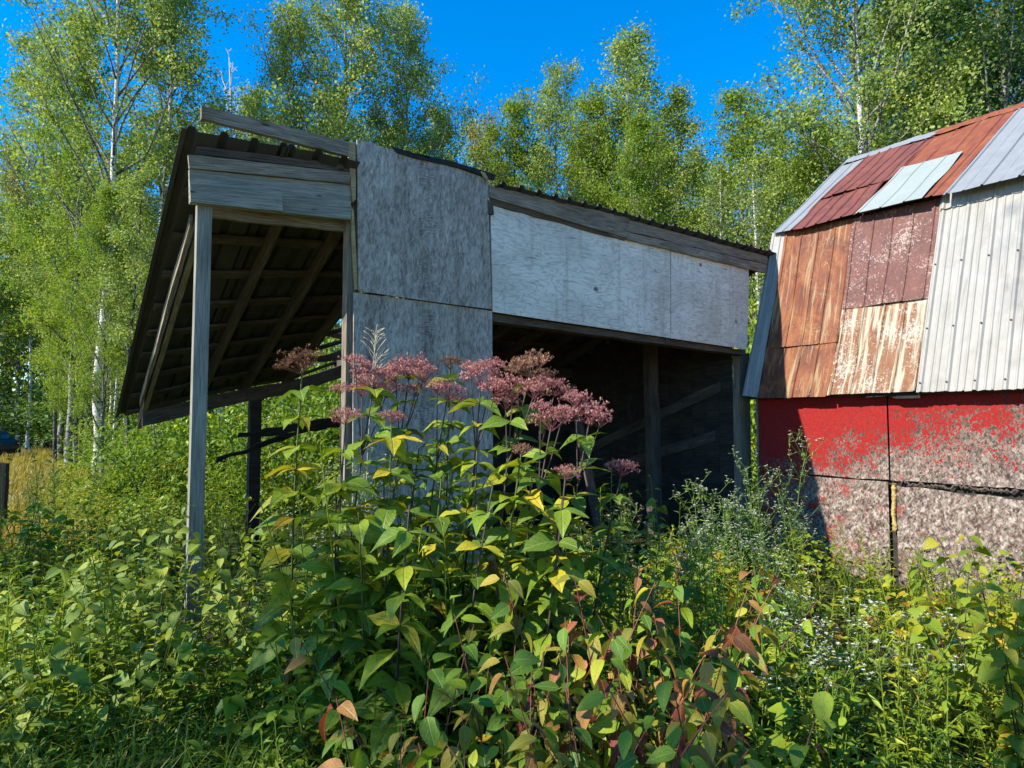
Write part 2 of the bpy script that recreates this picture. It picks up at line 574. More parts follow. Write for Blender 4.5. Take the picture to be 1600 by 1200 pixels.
# ------------------------------------------------------------------ ground
def make_ground():
    k = np.linspace(-1, 1, 141)
    ax = np.sign(k) * (np.abs(k) ** 2.6) * 420
    X, Y = np.meshgrid(ax, ax + 5, indexing='ij')
    Z = ground_z(X, Y) + .05 * np.sin(X * 1.3) * np.sin(Y * 1.1 + .6) * np.exp(-((X ** 2 + Y ** 2) / 5000))
    v = np.stack([X, Y, Z], -1).reshape(-1, 3)
    i = (np.arange(140)[:, None] * 141 + np.arange(140)[None, :]).ravel()
    q = np.stack([i, i + 141, i + 142, i + 1], -1)
    m = NT('soil_and_litter')
    o = m.obj()
    a = m.noise(o, .35, 5, .6)
    b = m.noise(o, 9, 5, .7)
    soil = m.ramp(b, [(.3, (.018, .013, .008)), (.55, (.045, .034, .02)), (.75, (.10, .078, .045))])
    turf = m.ramp(b, [(.3, (.03, .045, .012)), (.7, (.075, .095, .026))])
    c = m.mix(m.ramp(a, [(.4, 0.0), (.6, 1.0)]), soil, turf)
    # short dry meadow grass, and unseen ground behind the viewer brightened to bounce light
    dry = m.ramp(b, [(.3, (.16, .14, .05)), (.55, (.26, .225, .085)), (.75, (.36, .31, .14))])
    sx = m.t.nodes.new('ShaderNodeSeparateXYZ'); m.t.links.new(o, sx.inputs[0])
    bounce_ground = m.math('LESS_THAN', m.math('ADD', sx.outputs[1], m.math('MULTIPLY', a, 1.2)), 1.3)
    mead = m.math('LESS_THAN', m.math('ADD', sx.outputs[0], m.math('MULTIPLY', sx.outputs[1], .58)), -1.5)
    c = m.mix(m.math('MAXIMUM', bounce_ground, mead), c, dry)
    mat = m.finish(c, .95, m.bump(b, .6, .04), spec=.1)
    tag(link('ground', np_mesh('ground', v, q, np.zeros((0, 3), int), v[:, :2], np.zeros(len(v)), mat, True)), kind='structure')


make_ground()

# ------------------------------------------------------------------ the open shed
shed = empty('open_shed', SHED0, ANG)
tag(shed, 'weathered open-front shed with white plywood header and sagging tin roof', 'shed')


def part(name, fn, mat, parent=shed, label=None, smooth=False, kind=None):
    mb = MB()
    fn(mb)
    o = mb.build(name, MAT[mat] if isinstance(mat, str) else mat, parent, smooth)
    if label: o['label'] = label
    if kind: o['kind'] = kind
    return o


D0, D1 = -.12, 3.75
def zf(t): return np.interp(t, [-.2, 1, 2.3, 4.1, 6.7], [3.545, 3.61, 3.74, 3.775, 3.79])
def zr(t): return np.interp(t, [-.25, .1, .7, 1.2, 1.7, 2.4, 6.7], [1.66, 1.72, 1.92, 2.05, 2.15, 2.45, 2.55])
def roof(t, d): return zf(t) + (zr(t) - zf(t)) * (d - D0) / (D1 - D0)
def RP(t, d, dz=0.0): return np.array([t, d, roof(t, d) + dz])


def fboard(name, px, d, th, mat, n=14, j=.003, label=None):
    """board on the front of the shed, its face corners at photograph pixels (tl,tr,br,bl), d metres behind the front plane"""
    c = [fac(x, y, d) for x, y in px]
    return part(name, lambda mb: board4(mb, *c, (0, th, 0), n, j, rng), mat, label=label)


def fpoly(name, px, d, th, mat, label=None, kind=None):
    c = [fac(x, y, d) for x, y in px]
    return part(name, lambda mb: prism(mb, c, (0, th, 0), lambda p: (p[0], p[2])), mat, label=label, kind=kind)


# roof sheets, ribs running front to back
RIB = dict(pitch=.205, profile=[(0, 0), (.018, .034), (.052, .034), (.07, 0)])
edges = [-.2, .45, 1.06, 1.72, 2.32, 3.1, 3.88, 4.66, 5.4, 6.1, 6.72]
for i in range(10):
    t0, t1 = edges[i], edges[i + 1] + (0 if i == 9 else -.03 if i == 1 else .05)
    lift = .006 * (i % 2)
    dend = D1
    if i == 3: dend = 1.62
    if i == 2: t0 -= .07
    ds = .0 if i in (2, 3) else D0
    def f(mb, t0=t0, t1=t1, lift=lift, dend=dend, ds=ds):
        nv = 10
        # built in runs so that the sheet follows the sag of the roof
        sheet(mb, RP(t0, ds, lift), RP(t1, ds, lift), RP(t1, dend, lift), RP(t0, dend, lift), (0, .3, 1), RIB, nv, .006, .003, .03, 0, rng)
    o = part('roof_sheet', f, 'roof_tin', label='torn-off short roof sheet above the gap in the rear slope' if i == 3 else None)
# rafters under the sheets
for t in (.04, .6, 1.1, 1.62, 2.3, 2.9, 3.5, 4.1, 4.7, 5.3, 5.95, 6.5):
    d_end = 3.68 if t > .1 else 3.72
    a, b = RP(t, .05, -.045), RP(t, d_end, -.045)
    def f(mb, t=t, a=a, b=b):
        s = .022
        board4(mb, a + (-s, 0, 0), b + (-s, 0, 0), b + (-s, 0, -.14), a + (-s, 0, -.14), (2 * s, 0, 0), 12, .004, rng)
    part('rafter', f, 'grey_wood' if t < .3 else 'brown_wood')
# a second pale board nailed along the end rafter
def f(mb):
    a, b = RP(-.035, .5, -.10), RP(-.02, 3.2, -.10)
    board4(mb, a, b, b + (0, 0, -.09), a + (0, 0, -.09), (.02, 0, 0), 12, .008, rng)
part('rake_board', f, 'grey_wood')
# purlins between sheets and rafters
for k, d in enumerate((.32, .78, 1.22, 1.66, 2.05, 2.42, 2.8, 3.2, 3.55)):
    def f(mb, d=d):
        ts = np.linspace(-.1, 6.66, 30)
        for lo, hi in ((0, 15), (15, 29)):
            pts = np.array([RP(t, d, -.028) for t in ts])
            # follow the sag with short straight runs
            for s in range(lo, hi):
                a, b = pts[s], pts[s + 1]
                board4(mb, a, b, b + (0, .0, -.024), a + (0, 0, -.024), (0, .09, -.03), 2, .002, rng)
    part('purlin', f, 'brown_wood')
# loose boards lying in the gap of the roof
def f(mb):
    a, b = np.array([1.55, 2.9, 2.38]), np.array([2.75, 3.1, 2.58])
    board4(mb, a, b, b + (0, 0, -.09), a + (0, 0, -.09), (0, .04, 0), 8, .004, rng)
part('loose_batten', f, 'brown_wood')
def f(mb):
    a, b = np.array([1.5, 2.5, 2.72]), np.array([2.8, 2.62, 2.52])
    board4(mb, a, b, b + (0, 0, -.05), a + (0, 0, -.05), (0, .09, 0), 8, .004, rng)
part('loose_batten', f, 'grey_wood')

# rear plate, sagging to the left
def f(mb):
    ts = np.linspace(.02, 6.6, 26)
    for s in range(25):
        a, b = [np.array([t, 3.3, roof(t, 3.3) - .19]) for t in ts[s:s + 2]]
        board4(mb, a, b, b + (0, 0, -.16), a + (0, 0, -.16), (0, .09, 0), 2, .003, rng)
part('rear_plate', f, 'brown_wood')
for t, w in ((1.2, .13), (2.45, .12), (3.8, .12), (5.2, .12), (6.45, .12)):
    h = roof(t, 3.3) - .34
    part('rear_post', lambda mb: board4(mb, (t - w / 2, 3.31, h), (t + w / 2, 3.31, h), (t + w / 2, 3.31, -.1), (t - w / 2, 3.31, -.1), (0, .11, 0), 3, .003, rng), 'dark_wood')
# the splintered old rails low in the left bay
def f(mb):
    a, b = fac(338, 716, 2.3), fac(560, 640, 3.0)
    board4(mb, a, b, b + (0, 0, -.07), a + (0, 0, -.05), (.02, .10, 0), 12, .012, rng)
part('fallen_rail', f, 'dark_wood')
def f(mb):
    a, b = fac(372, 676, 2.9), fac(600, 640, 3.25)
    board4(mb, a, b, b + (0, 0, -.2), a + (0, 0, -.06), (.02, .06, 0), 12, .012, rng)
part('fallen_rail', f, 'dark_wood')

# back wall of upright planks behind the closed bays, and the side wall towards the barn
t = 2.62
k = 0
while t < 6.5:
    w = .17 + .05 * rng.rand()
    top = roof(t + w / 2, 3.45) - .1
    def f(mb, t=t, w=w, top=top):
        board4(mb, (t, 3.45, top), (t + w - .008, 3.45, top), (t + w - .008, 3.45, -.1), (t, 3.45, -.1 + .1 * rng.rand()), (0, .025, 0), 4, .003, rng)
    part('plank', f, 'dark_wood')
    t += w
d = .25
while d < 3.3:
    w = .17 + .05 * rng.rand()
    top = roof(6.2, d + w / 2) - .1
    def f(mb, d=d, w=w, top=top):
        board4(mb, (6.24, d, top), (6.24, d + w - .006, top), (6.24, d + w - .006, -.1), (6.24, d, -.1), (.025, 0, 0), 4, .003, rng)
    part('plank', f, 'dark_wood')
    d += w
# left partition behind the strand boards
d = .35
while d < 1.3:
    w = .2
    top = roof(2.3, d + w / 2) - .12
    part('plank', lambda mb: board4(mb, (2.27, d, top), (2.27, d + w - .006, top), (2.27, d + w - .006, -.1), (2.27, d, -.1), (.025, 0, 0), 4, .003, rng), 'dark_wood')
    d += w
# inside framing of the right bay
def f(mb):
    a, b = np.array([2.36, .04, 2.60]), np.array([6.22, .04, 2.52])
    board4(mb, a, b, b + (0, 0, -.07), a + (0, 0, -.07), (0, .14, 0), 10, .004, rng)
part('header_beam', f, 'brown_wood')
def f(mb):
    a, b = fac(1010, 578, 1.9), fac(1160, 557, 1.9)
    board4(mb, a, b, b + (0, 0, -.14), a + (0, 0, -.14), (0, .09, 0), 8, .004, rng)
part('tie_beam', f, 'dark_wood')
c = [fac(x, y, 1.2) for x, y in ((1012, 578), (1027, 578), (1040, 835), (1021, 835))]
c[0][2] = c[1][2] = 3.2
part('inner_post', lambda mb: board4(mb, c[0], c[3], c[3] + (0, .10, 0), c[0] + (0, .10, 0), (c[1] - c[0]), 8, .004, rng), 'brown_wood')
for px in (((1155, 552), (1171, 552), (1179, 840), (1160, 840)),):
    c2 = [fac(x, y, .15) for x, y in px]
    part('front_post', lambda mb: board4(mb, c2[0], c2[3], c2[3] + (0, .10, 0), c2[0] + (0, .10, 0), (c2[1] - c2[0]), 8, .004, rng), 'grey_wood')
c3 = [fac(x, y, .1) for x, y in ((1201, 622), (1212, 622), (1214, 850), (1203, 850))]
part('front_post', lambda mb: board4(mb, c3[0], c3[3], c3[3] + (0, .09, 0), c3[0] + (0, .09, 0), (c3[1] - c3[0]), 6, .003, rng), 'grey_wood')
for q in (((6.2, .4, 2.15), (6.2, 3.0, 1.2)), ((6.2, .5, 1.5), (6.2, 3.0, .8))):
    a, b = np.array(q[0]), np.array(q[1])
    part('brace', lambda mb: board4(mb, a, b, b + (0, 0, -.14), a + (0, 0, -.14), (.03, 0, 0), 8, .003, rng), 'brown_wood')

# front left bay: post, beam boards, trim
cp = [fac(x, y, 0) for x, y in ((309, 318), (332, 318), (332, 885), (309, 885))]
def f(mb):
    tl, tr = cp[0], cp[1]
    bl, br = np.array([tl[0], 0, -.1]), np.array([tr[0], 0, -.1])
    board4(mb, tl, bl, bl + (0, .075, 0), tl + (0, .075, 0), tr - tl, 16, .0015, rng)
part('front_post', f, 'blue_wood', label='tall square post holding up the free corner of the shed')
fboard('beam_board', ((296, 264), (548, 289), (549, 343), (297, 317)), -.03, .045, 'blue_wood', 16, .0012)
fboard('patch_board', ((297, 286), (441, 300), (442, 330), (298, 315.5)), -.055, .022, 'blue_wood', 10, .002)
fboard('beam_board', ((294, 241), (547, 270), (547, 287), (296, 261.5)), -.05, .03, 'grey_wood', 14, .0016)
fboard('beam_board', ((307, 228), (546, 257), (546, 269), (306, 240)), -.03, .04, 'brown_wood', 14, .0016)
fboard('beam_board', ((330, 322), (548, 345), (548, 362), (330, 340)), .10, .04, 'grey_wood', 10, .003)
fboard('loose_roof_board', ((315, 165), (545, 222), (545, 244), (315, 184)), -.13, .045, 'grey_wood', 14, .0018, label='long grey board sticking out above the roof edge')
# upright between left bay and strand boards, split open
c4 = [fac(x, y, .03) for x, y in ((546, 222), (558, 220), (557, 900), (546, 900))]
part('corner_post', lambda mb: board4(mb, c4[0], (c4[0][0], .03, -.1), (c4[0][0], .12, -.1), c4[0] + (0, .09, 0), (.10, 0, 0), 18, .003, rng), 'grey_wood')
fpoly('splinter', ((541, 221), (555, 222), (556, 262), (556, 312), (551, 316), (548, 280), (545, 250)), -.045, .05, 'pale_wood', label='fresh yellow split in the corner post')
fpoly('splinter', ((549, 322), (553, 330), (557, 400), (559, 452), (556, 452), (552, 390)), -.03, .03, 'pale_wood')

# strand boards
fpoly('strand_board', ((558, 217.5), (575, 221.5), (590, 226.5), (603, 232), (612, 232.5), (622, 239), (636, 243), (650, 246.5), (662, 251), (674, 251.5), (690, 252), (705, 257), (724, 262), (741, 266), (757, 272), (763, 275),
                      (764, 330), (766, 400), (768, 483), (720, 477), (660, 469), (600, 460), (561, 454.5), (560, 400), (559, 300)), -.045, .014, 'osb')
c5 = [fac(x, y, -.02) for x, y in ((553, 457), (600, 463), (660, 471), (720, 479), (769, 486))]
c5 += [np.array([2.34, -.02, 1.0]), np.array([2.33, -.02, -.05]), np.array([1.7, -.02, -.05]), np.array([1.05, -.02, -.05]), np.array([1.045, -.02, 1.2])]
part('strand_board', lambda mb: prism(mb, c5, (0, .012, 0), lambda p: (p[0], p[2] + 7)), 'osb')
fpoly('torn_roof_felt', ((612, 228), (640, 238), (700, 250), (760, 268), (775, 273), (772, 282), (756, 276), (738, 268), (700, 258), (650, 247.5), (620, 238)), -.06, .012, 'tar')
fpoly('torn_strip', ((752, 268), (758, 270), (763, 279), (760, 281), (755, 276)), -.07, .006, 'pale_wood')

# white plywood header, two sheets
fpoly('plywood_sheet', ((766, 300), (850, 322), (950, 350), (1047, 376), (1047.5, 450), (1047.5, 528), (960, 515), (850, 499), (770, 487), (768, 400)), -.025, .014, 'ply')
fpoly('plywood_sheet', ((1048.5, 376), (1110, 394), (1170, 410), (1170, 430), (1169, 490), (1167, 546), (1110, 537.5), (1048.5, 528.5)), -.022, .012, 'ply')
# fascia boards over the header
fboard('fascia_board', ((765, 289), (985, 341), (978, 371), (765, 308)), -.065, .03, 'grey_wood', 16, .0016)
fboard('fascia_board', ((765, 309), (975, 372), (978, 377), (766, 319)), -.04, .03, 'brown_wood', 14, .004)
fboard('fascia_board', ((967, 339), (1199, 401), (1199, 413), (968, 358)), -.055, .03, 'grey_wood', 16, .003)
fboard('fascia_board', ((979, 362), (1198, 414), (1197, 427), (979, 373.5)), -.06, .03, 'grey_wood', 16, .003)
fpoly('block', ((762, 312), (770, 316), (772, 335), (763, 335)), -.05, .04, 'brown_wood')
# bracing behind the boards so that the front stands on something
for t in (2.24, 4.7):
    part('stud', lambda mb: board4(mb, (t, .02, 3.6), (t, .02, 2.5 if t > 3 else -.1), (t, .10, 2.5 if t > 3 else -.1), (t, .10, 3.6), (.06, 0, 0), 6, .003, rng), 'brown_wood')

# things kept in the shed
def leaning_plank():
    a = wpos(SHED0, *fac(888, 600, 1.6)); b = wpos(SHED0, *fac(938, 800, 1.0)); b[2] = 0.02
    o = empty('leaning_plank', b)
    tag(o, 'long grey plank leaning inside the dark bay of the shed', 'plank')
    mb = MB()
    a = a - b; bb = np.zeros(3)
    board4(mb, a, bb, bb + .13 * U, a + .13 * U, .03 * N, 10, .004, rng)
    mb.build('board', MAT['brown_wood'], o)


leaning_plank()


def wire_coil():
    c = wpos(SHED0, *fac(992, 640, 1.12))
    o = empty('wire_coil', c)
    tag(o, 'coil of black wire hanging on the inner post of the shed', 'wire')
    mb = MB()
    for k in range(5):
        th = np.linspace(0, 6.28, 30)
        r = .15 + .03 * rng.rand()
        jx, jz = rng.normal(0, .012, 2)
        pts = (r * .8 * np.cos(th) + jx)[:, None] * U + np.stack([0 * th, 0 * th, r * np.sin(th) * 1.15 + jz], 1) + (rng.normal(0, .01) + .015 * np.sin(3 * th + k))[:, None] * N
        tube(mb, pts, .004, 5)
    mb.build('loops', MAT['wire'], o, True)


wire_coil()

# ------------------------------------------------------------------ the barn
barn = empty('barn', BARN0, ANG)
tag(barn, 'small gambrel barn roofed in patched rusty tin above faded red walls', 'barn')
BE = np.array([-.143, 0, 1.916]); BB = np.array([.608, 0, 4.11]); BR = np.array([2.736, 0, 5.59])
YF, YN = .21, -9.0       # far end and near end along the barn
n_low = np.cross(BB - BE, np.array([0, -1.0, 0])); n_low = nrmz(n_low) * (1 if n_low[0] < 0 else -1)
n_up = np.cross(BR - BB, np.array([0, -1.0, 0])); n_up = nrmz(n_up) * (1 if n_up[2] > 0 else -1)


def on_plane(px, py, p_loc, n_loc, lift=0.0):
    p = wpos(BARN0, *(p_loc + n_loc * lift))
    nn = n_loc[0] * U + n_loc[1] * N + np.array([0, 0, n_loc[2]])
    return loc(hit(px, py, p, nn), BARN0)


STD = dict(pitch=.23, profile=[(0, 0), (.014, .019), (.034, .019), (.048, 0), (.09, 0), (.097, .009), (.107, .009), (.114, 0), (.15, 0), (.157, .009), (.167, .009), (.174, 0)])
SHAL = dict(pitch=.21, profile=[(0, 0), (.008, .012), (.020, .012), (.028, 0)])
VEE = dict(pitch=.305, profile=[(0, 0), (.010, .016), (.022, .016), (.032, 0), (.15, 0), (.158, .005), (.168, .005), (.176, 0)])
FLT = dict(pitch=9, profile=[])


def panel(px, plane, lift, ribs, mat, label=None, off=.02, name='roof_panel', nv=12, curl=.012, wav=.008):
    pl, nn = (BE, n_low) if plane == 'low' else (BB, n_up)
    c = [on_plane(x, y, pl, nn, lift) for x, y in px]
    return part(name, lambda mb: sheet(mb, *c, nn, ribs, nv, wav, .003, off, curl, rng), mat, barn, label)


L0 = .012
panel(((1207, 363), (1229, 360), (1184, 621), (1161, 619)), 'low', L0, dict(pitch=.1, profile=[(0, 0), (.008, .012), (.02, .012), (.028, 0)]), 'white_tin', 'narrow white tin strip on the far edge of the roof')
panel(((1227, 362), (1335, 340), (1309, 535), (1199, 545)), 'low', L0 + .006, SHAL, 'rust_orange', 'orange rusted sheet')
panel(((1199, 540), (1309, 530), (1291, 620), (1183, 623)), 'low', L0, SHAL, 'rust_orange')
panel(((1333, 340), (1472, 309), (1451, 466), (1316, 484)), 'low', L0 + .014, SHAL, 'rust_maroon', 'maroon rusted sheet with flaking pale paint')
panel(((1317, 480), (1452, 463), (1431, 612), (1293, 618)), 'low', L0 + .003, SHAL, 'rust_streaky', 'pale sheet streaked with rust', curl=.02)
# long white sheets running on towards the viewer, past the frame
top0, bot0 = on_plane(1472, 304, BE, n_low, L0 + .02), on_plane(1431, 613, BE, n_low, L0 + .02)
for i in range(8):
    a0, a1 = -.92 * i, -.92 * (i + 1) - .03
    lf = n_low * (.006 * (i % 2))
    if bot0[1] + a1 < YN: break
    part('roof_panel', lambda mb: sheet(mb, top0 + (0, a0, 0) + lf, top0 + (0, a1, 0) + lf, bot0 + (0, a1, 0) + lf, bot0 + (0, a0, 0) + lf, n_low, STD, 12, .003, .003, .01, 0, rng), 'white_tin', barn)
    k0 = np.array([0, a0, 0]); k1 = np.array([0, a1, 0])
    dn = nrmz(bot0 - top0) * .20
    part('roof_panel', lambda mb: sheet(mb, top0 + k0 + n_low * .016, top0 + k1 + n_low * .016, top0 + k1 + dn + n_low * .016, top0 + k0 + dn + n_low * .016, n_low, STD, 2, .002, .003, .01, 0, rng), 'white_tin', barn, 'short white cap sheet')
# fastening screws on the white sheets
def f(mb):
    for i in range(3):
        for r in range(4):
            for h in (.06, .38, .70, .96):
                p = top0 + (bot0 - top0) * h + np.array([0, -.92 * i - .01 - .024 - .23 * r, 0]) + n_low * .024
                e = nrmz(np.cross(n_low, (0, 1, 0))); g = np.array([0, 1.0, 0])
                th = np.arange(7) / 6 * 6.283
                ring = p + .009 * (np.cos(th)[:, None] * e + np.sin(th)[:, None] * g)
                v = np.concatenate([ring, ring + n_low * .006, [p + n_low * .008]])
                mb.add(v, [(k, k + 1, k + 8, k + 7) for k in range(6)], [(7 + k, 8 + k, 14) for k in range(6)])
part('screw', f, 'screw', barn, kind='stuff')

panel(((1320, 252), (1356, 244), (1237, 361), (1207, 366)), 'up', L0, dict(pitch=.2, profile=[(0, 0), (.01, .012), (.02, .012), (.03, 0)]), 'grey_tin', 'bright galvanised strip on the far edge')
panel(((1354, 244), (1457, 215), (1389, 281), (1281, 312)), 'up', L0 + .02, dict(pitch=.16, profile=[(0, 0), (.01, .014), (.022, .014), (.032, 0)]), 'rust_plain', 'maroon rusted sheet under the ridge')
panel(((1284, 308), (1388, 277), (1336, 336), (1234, 362)), 'up', L0 + .006, dict(pitch=.16, profile=[(0, 0), (.01, .014), (.022, .014), (.032, 0)]), 'rust_plain')
panel(((1456, 215), (1588, 172), (1474, 304), (1334, 337)), 'up', L0 + .012, dict(pitch=.26, profile=[(0, 0), (.01, .012), (.022, .012), (.032, 0)]), 'rust_bright', 'broad orange rusted sheet under the ridge')
panel(((1409, 262), (1505, 236), (1441, 311), (1337, 334)), 'up', L0 + .032, dict(pitch=.25, profile=[(0, 0), (.008, .010), (.018, .010), (.026, 0)]), 'pale_tin', 'clean pale patch sheet laid over the rust')
jt, jb = on_plane(1588, 172, BB, n_up, L0 + .026), on_plane(1473, 305, BB, n_up, L0 + .026)
for i in range(8):
    a0, a1 = -.92 * i, -.92 * (i + 1) - .03
    lf = n_up * (.005 * (i % 2))
    k0, k1 = np.array([0, a0, 0]) + lf, np.array([0, a1, 0]) + lf
    part('roof_panel', lambda mb: sheet(mb, jt + k0, jt + k1, jb + k1, jb + k0, n_up, VEE, 8, .003, .003, .02, 0, rng), 'grey_tin', barn)
# ridge caps
def cap(y0, y1, mat, label=None):
    def f(mb):
        a, b = np.array([BR[0], y0, BR[2] + .045]), np.array([BR[0], y1, BR[2] + .045])
        dn = nrmz(BB - BR) * .24
        sheet(mb, a, b, b + dn + (0, 0, .0), a + dn, n_up, dict(pitch=.30, profile=[(0, 0), (.05, .008), (.1, 0)]), 3, .006, .003, .02, 0, rng)
        e = np.array([-dn[0], 0, dn[2]])
        sheet(mb, b, a, a + e, b + e, (-n_up[0], 0, n_up[2]), FLT, 3, .004, .003, .02, 0, rng)
    part('ridge_cap', f, mat, barn, label)
cap(.24, -1.0, 'grey_tin', 'galvanised length of ridge cap')
cap(-.96, -3.2, 'rust_bright', 'rusted length of ridge cap')
cap(-3.16, -6.2, 'grey_tin')
cap(-6.1, -9.05, 'grey_tin')
# boards under the tin, the unseen far slopes and the end walls
def slab(mb, a, b, th):
    q = [np.array([a[0], YF - .03, a[2]]), np.array([a[0], YN, a[2]]), np.array([b[0], YN, b[2]]), np.array([b[0], YF - .03, b[2]])]
    nn = nrmz(np.cross(b - a, (0, -1.0, 0)))
    nn = nn if nn[2] < 0 else -nn
    q = [p + nn * .02 for p in q]
    board4(mb, q[0], q[1], q[2], q[3], nn * th, 4, 0, rng)
part('roof_deck', lambda mb: (slab(mb, BE, BB, .03), slab(mb, BB, BR, .03)), 'dark_wood', barn)
MIR = lambda p: np.array([2 * BR[0] - p[0], p[1], p[2]])
def f(mb):
    for a, b in ((BE, BB), (BB, BR)):
        a, b = MIR(a), MIR(b)
        nn = nrmz(np.cross(b - a, (0, 1.0, 0))); nn = nn if nn[2] > 0 else -nn
        sheet(mb, (b[0], YN, b[2]), (b[0], YF, b[2]), (a[0], YF, a[2]), (a[0], YN, a[2]), nn, STD, 3, .003, .003, .02, 0, rng)
part('far_roof_slope', f, 'grey_tin', barn)
def gable(mb, y, th):
    pts = [np.array([x, y, zz]) for x, zz in ((.02, -.1), (.02, 2.25), (BB[0] + .05, BB[2] - .1), (BR[0], BR[2] - .1), (MIR(BB)[0] - .05, BB[2] - .1), (2 * BR[0] - .02, 2.25), (2 * BR[0] - .02, -.1))]
    prism(mb, pts, (0, th, 0), lambda p: (p[0], p[2]))
part('gable_wall', lambda mb: gable(mb, .12, .03), 'grey_wood', barn)
part('gable_wall', lambda mb: gable(mb, YN + .25, -.03), 'grey_wood', barn)
part('far_wall', lambda mb: boxl(mb, (2 * BR[0] - .06, YN + .3, -.1), (2 * BR[0] - .02, .1, 2.2)), 'grey_wood', barn)

# red strand-board cladding, one sheet per part, joints left open over dark studs
part('wall_frame', lambda mb: boxl(mb, (.05, YN + .3, -.1), (.09, .1, 2.25)), 'dark_wood', barn)
def clad(y0, y1, z0, z1, tilt=0.0, jag=None, label=None):
    def f(mb):
        n = 14
        top = [np.array([.0 + rng.normal(0, .0015), y0 + (y1 - y0) * k / n, z1 + rng.normal(0, .003) + tilt * k / n]) for k in range(n + 1)]
        bot = [np.array([.0 + rng.normal(0, .0015), y1 + (y0 - y1) * k / n, z0 + (rng.normal(0, .004) if z0 > 0 else 0)]) for k in range(n + 1)]
        if jag:
            for k in range(n + 1):
                top[k][2] -= abs(rng.normal(0, jag))
        prism(mb, top + bot, (.012, 0, 0), lambda p: (p[1] + 3, p[2] + y0))
    part('wall_board', f, 'red_osb', barn, label)
clad(.095, -1.379, 1.018, 1.915)
clad(-1.396, -2.556, 1.025, 1.915, -.005)
for k in range(4):
    clad(-2.57 - 1.17 * k, -3.726 - 1.17 * k, 1.018, 1.915)
clad(.095, -1.368, -.05, .998)
clad(-1.444, -2.584, -.05, .98, -.05, .012, label='lower board slipped away from the sheet above')
for k in range(4):
    clad(-2.60 - 1.17 * k, -3.756 - 1.17 * k, -.05, .985, 0, .006)
# insulation showing in the open joint, crumbs along the slipped edge
def f(mb):
    n = 26
    z = np.linspace(.99, .5, n)
    pts = np.stack([-.012 + .01 * rng.rand(n), -1.425 + .012 * rng.normal(0, 1, n).cumsum() * .3, z], 1)
    tube(mb, pts, .016 + .012 * rng.rand(n), 7)
part('insulation', f, 'foam', barn, smooth=True)
def f(mb):
    y = np.linspace(-1.47, -2.47, 60)
    pts = np.stack([-.004 + .006 * rng.rand(60), y, .998 + .012 * rng.normal(0, 1, 60)], 1)
    tube(mb, pts, .004 + .014 * rng.rand(60), 6)
part('crumbling_edge', f, 'brown_wood', barn)
# eave board and flap of tar paper under the roof edge
part('eave_board', lambda mb: boxl(mb, (-.10, YN + .2, 1.895), (-.02, .17, 1.93)), 'dark_wood', barn)
def tarflap(mb):
    c = [on_plane(x, y, np.array([-.125, 0, 0]), np.array([-1.0, 0, 0])) for x, y in ((1352, 613), (1437, 611), (1438, 622), (1400, 623), (1390, 619), (1353, 621))]
    prism(mb, c, (.006, 0, 0), lambda p: (p[1], p[2]))
part('tar_paper_flap', tarflap, 'tar', barn)

# ================================================================== vegetation
def leaf_geo(n=4, width=.5, fold=.16, droop=.25, shape='ovate', curl=0.0):
    ys = np.linspace(0, 1, n + 1)
    if shape == 'ovate': pr = np.sin(math.pi * np.clip(ys, 0, 1) ** .72) ** .85
    elif shape == 'heart': pr = np.sin(math.pi * np.clip(ys * .93 + .07, 0, 1) ** .60) ** .8
    else: pr = np.sin(math.pi * ys ** .85) ** 1.15
    w = np.maximum(width * .5 * pr, .004)
    z = -droop * ys ** 2
    wob = curl * np.sin(ys * 9)
    V = np.stack([np.stack([-w, ys, z + fold * w + wob * w * 3], 1), np.stack([0 * w, ys, z], 1), np.stack([w, ys, z + fold * w - wob * w * 3], 1)], 1).reshape(-1, 3)
    q = []
    for i in range(n):
        b = i * 3
        q += [(b, b + 1, b + 4, b + 3), (b + 1, b + 2, b + 5, b + 4)]
    return V, np.array(q), V[:, :2].copy()


def kite(width=.5, fold=.2, droop=.15):
    V = np.array([[0, 0, 0], [-width / 2, .42, fold * width / 2], [0, .45, -droop * .2], [width / 2, .42, fold * width / 2], [0, 1, -droop]], float)
    T = np.array([[0, 2, 1], [0, 3, 2], [1, 2, 4], [2, 3, 4]])
    return V, T, V[:, :2].copy()


def oval(width=.6, fold=.2, droop=.2):
    out = [(0, 0), (.62, .13), (1.0, .36), (.72, .66), (0, 1), (-.72, .66), (-1.0, .36), (-.62, .13)]
    V = np.array([[x * width / 2, y, abs(x) * fold * width / 2 - droop * y * y] for x, y in out] + [[0, .40, -droop * .16], [0, .70, -droop * .49]])
    T = np.array([[0, 1, 8], [1, 2, 8], [2, 3, 9], [2, 9, 8], [3, 4, 9], [4, 5, 9], [5, 6, 9], [6, 8, 9], [6, 7, 8], [7, 0, 8]])
    return V, T, V[:, :2].copy()


def frames(d, up=None, roll=None):
    d = nrmz(d)
    if up is None: up = np.array([[0, 0, 1.0]])
    x = nrmz(np.cross(d, np.broadcast_to(up, d.shape)) + 1e-6)
    z = np.cross(x, d)
    if roll is not None:
        c, s = np.cos(roll)[:, None], np.sin(roll)[:, None]
        x, z = x * c + z * s, z * c - x * s
    return np.stack([x, d, z], -1)          # columns


def scatter(mb, tpl, M, off, tint):
    V, F, uv = tpl
    k, n = len(off), len(V)
    v = np.einsum('kij,nj->kni', M, V) + off[:, None, :]
    f = (F[None] + (np.arange(k) * n)[:, None, None]).reshape(-1, F.shape[1])
    kw = dict(q=f) if F.shape[1] == 4 else dict(t=f)
    mb.add(v.reshape(-1, 3), uv=np.tile(uv, (k, 1)), a=np.repeat(tint, n), **kw)


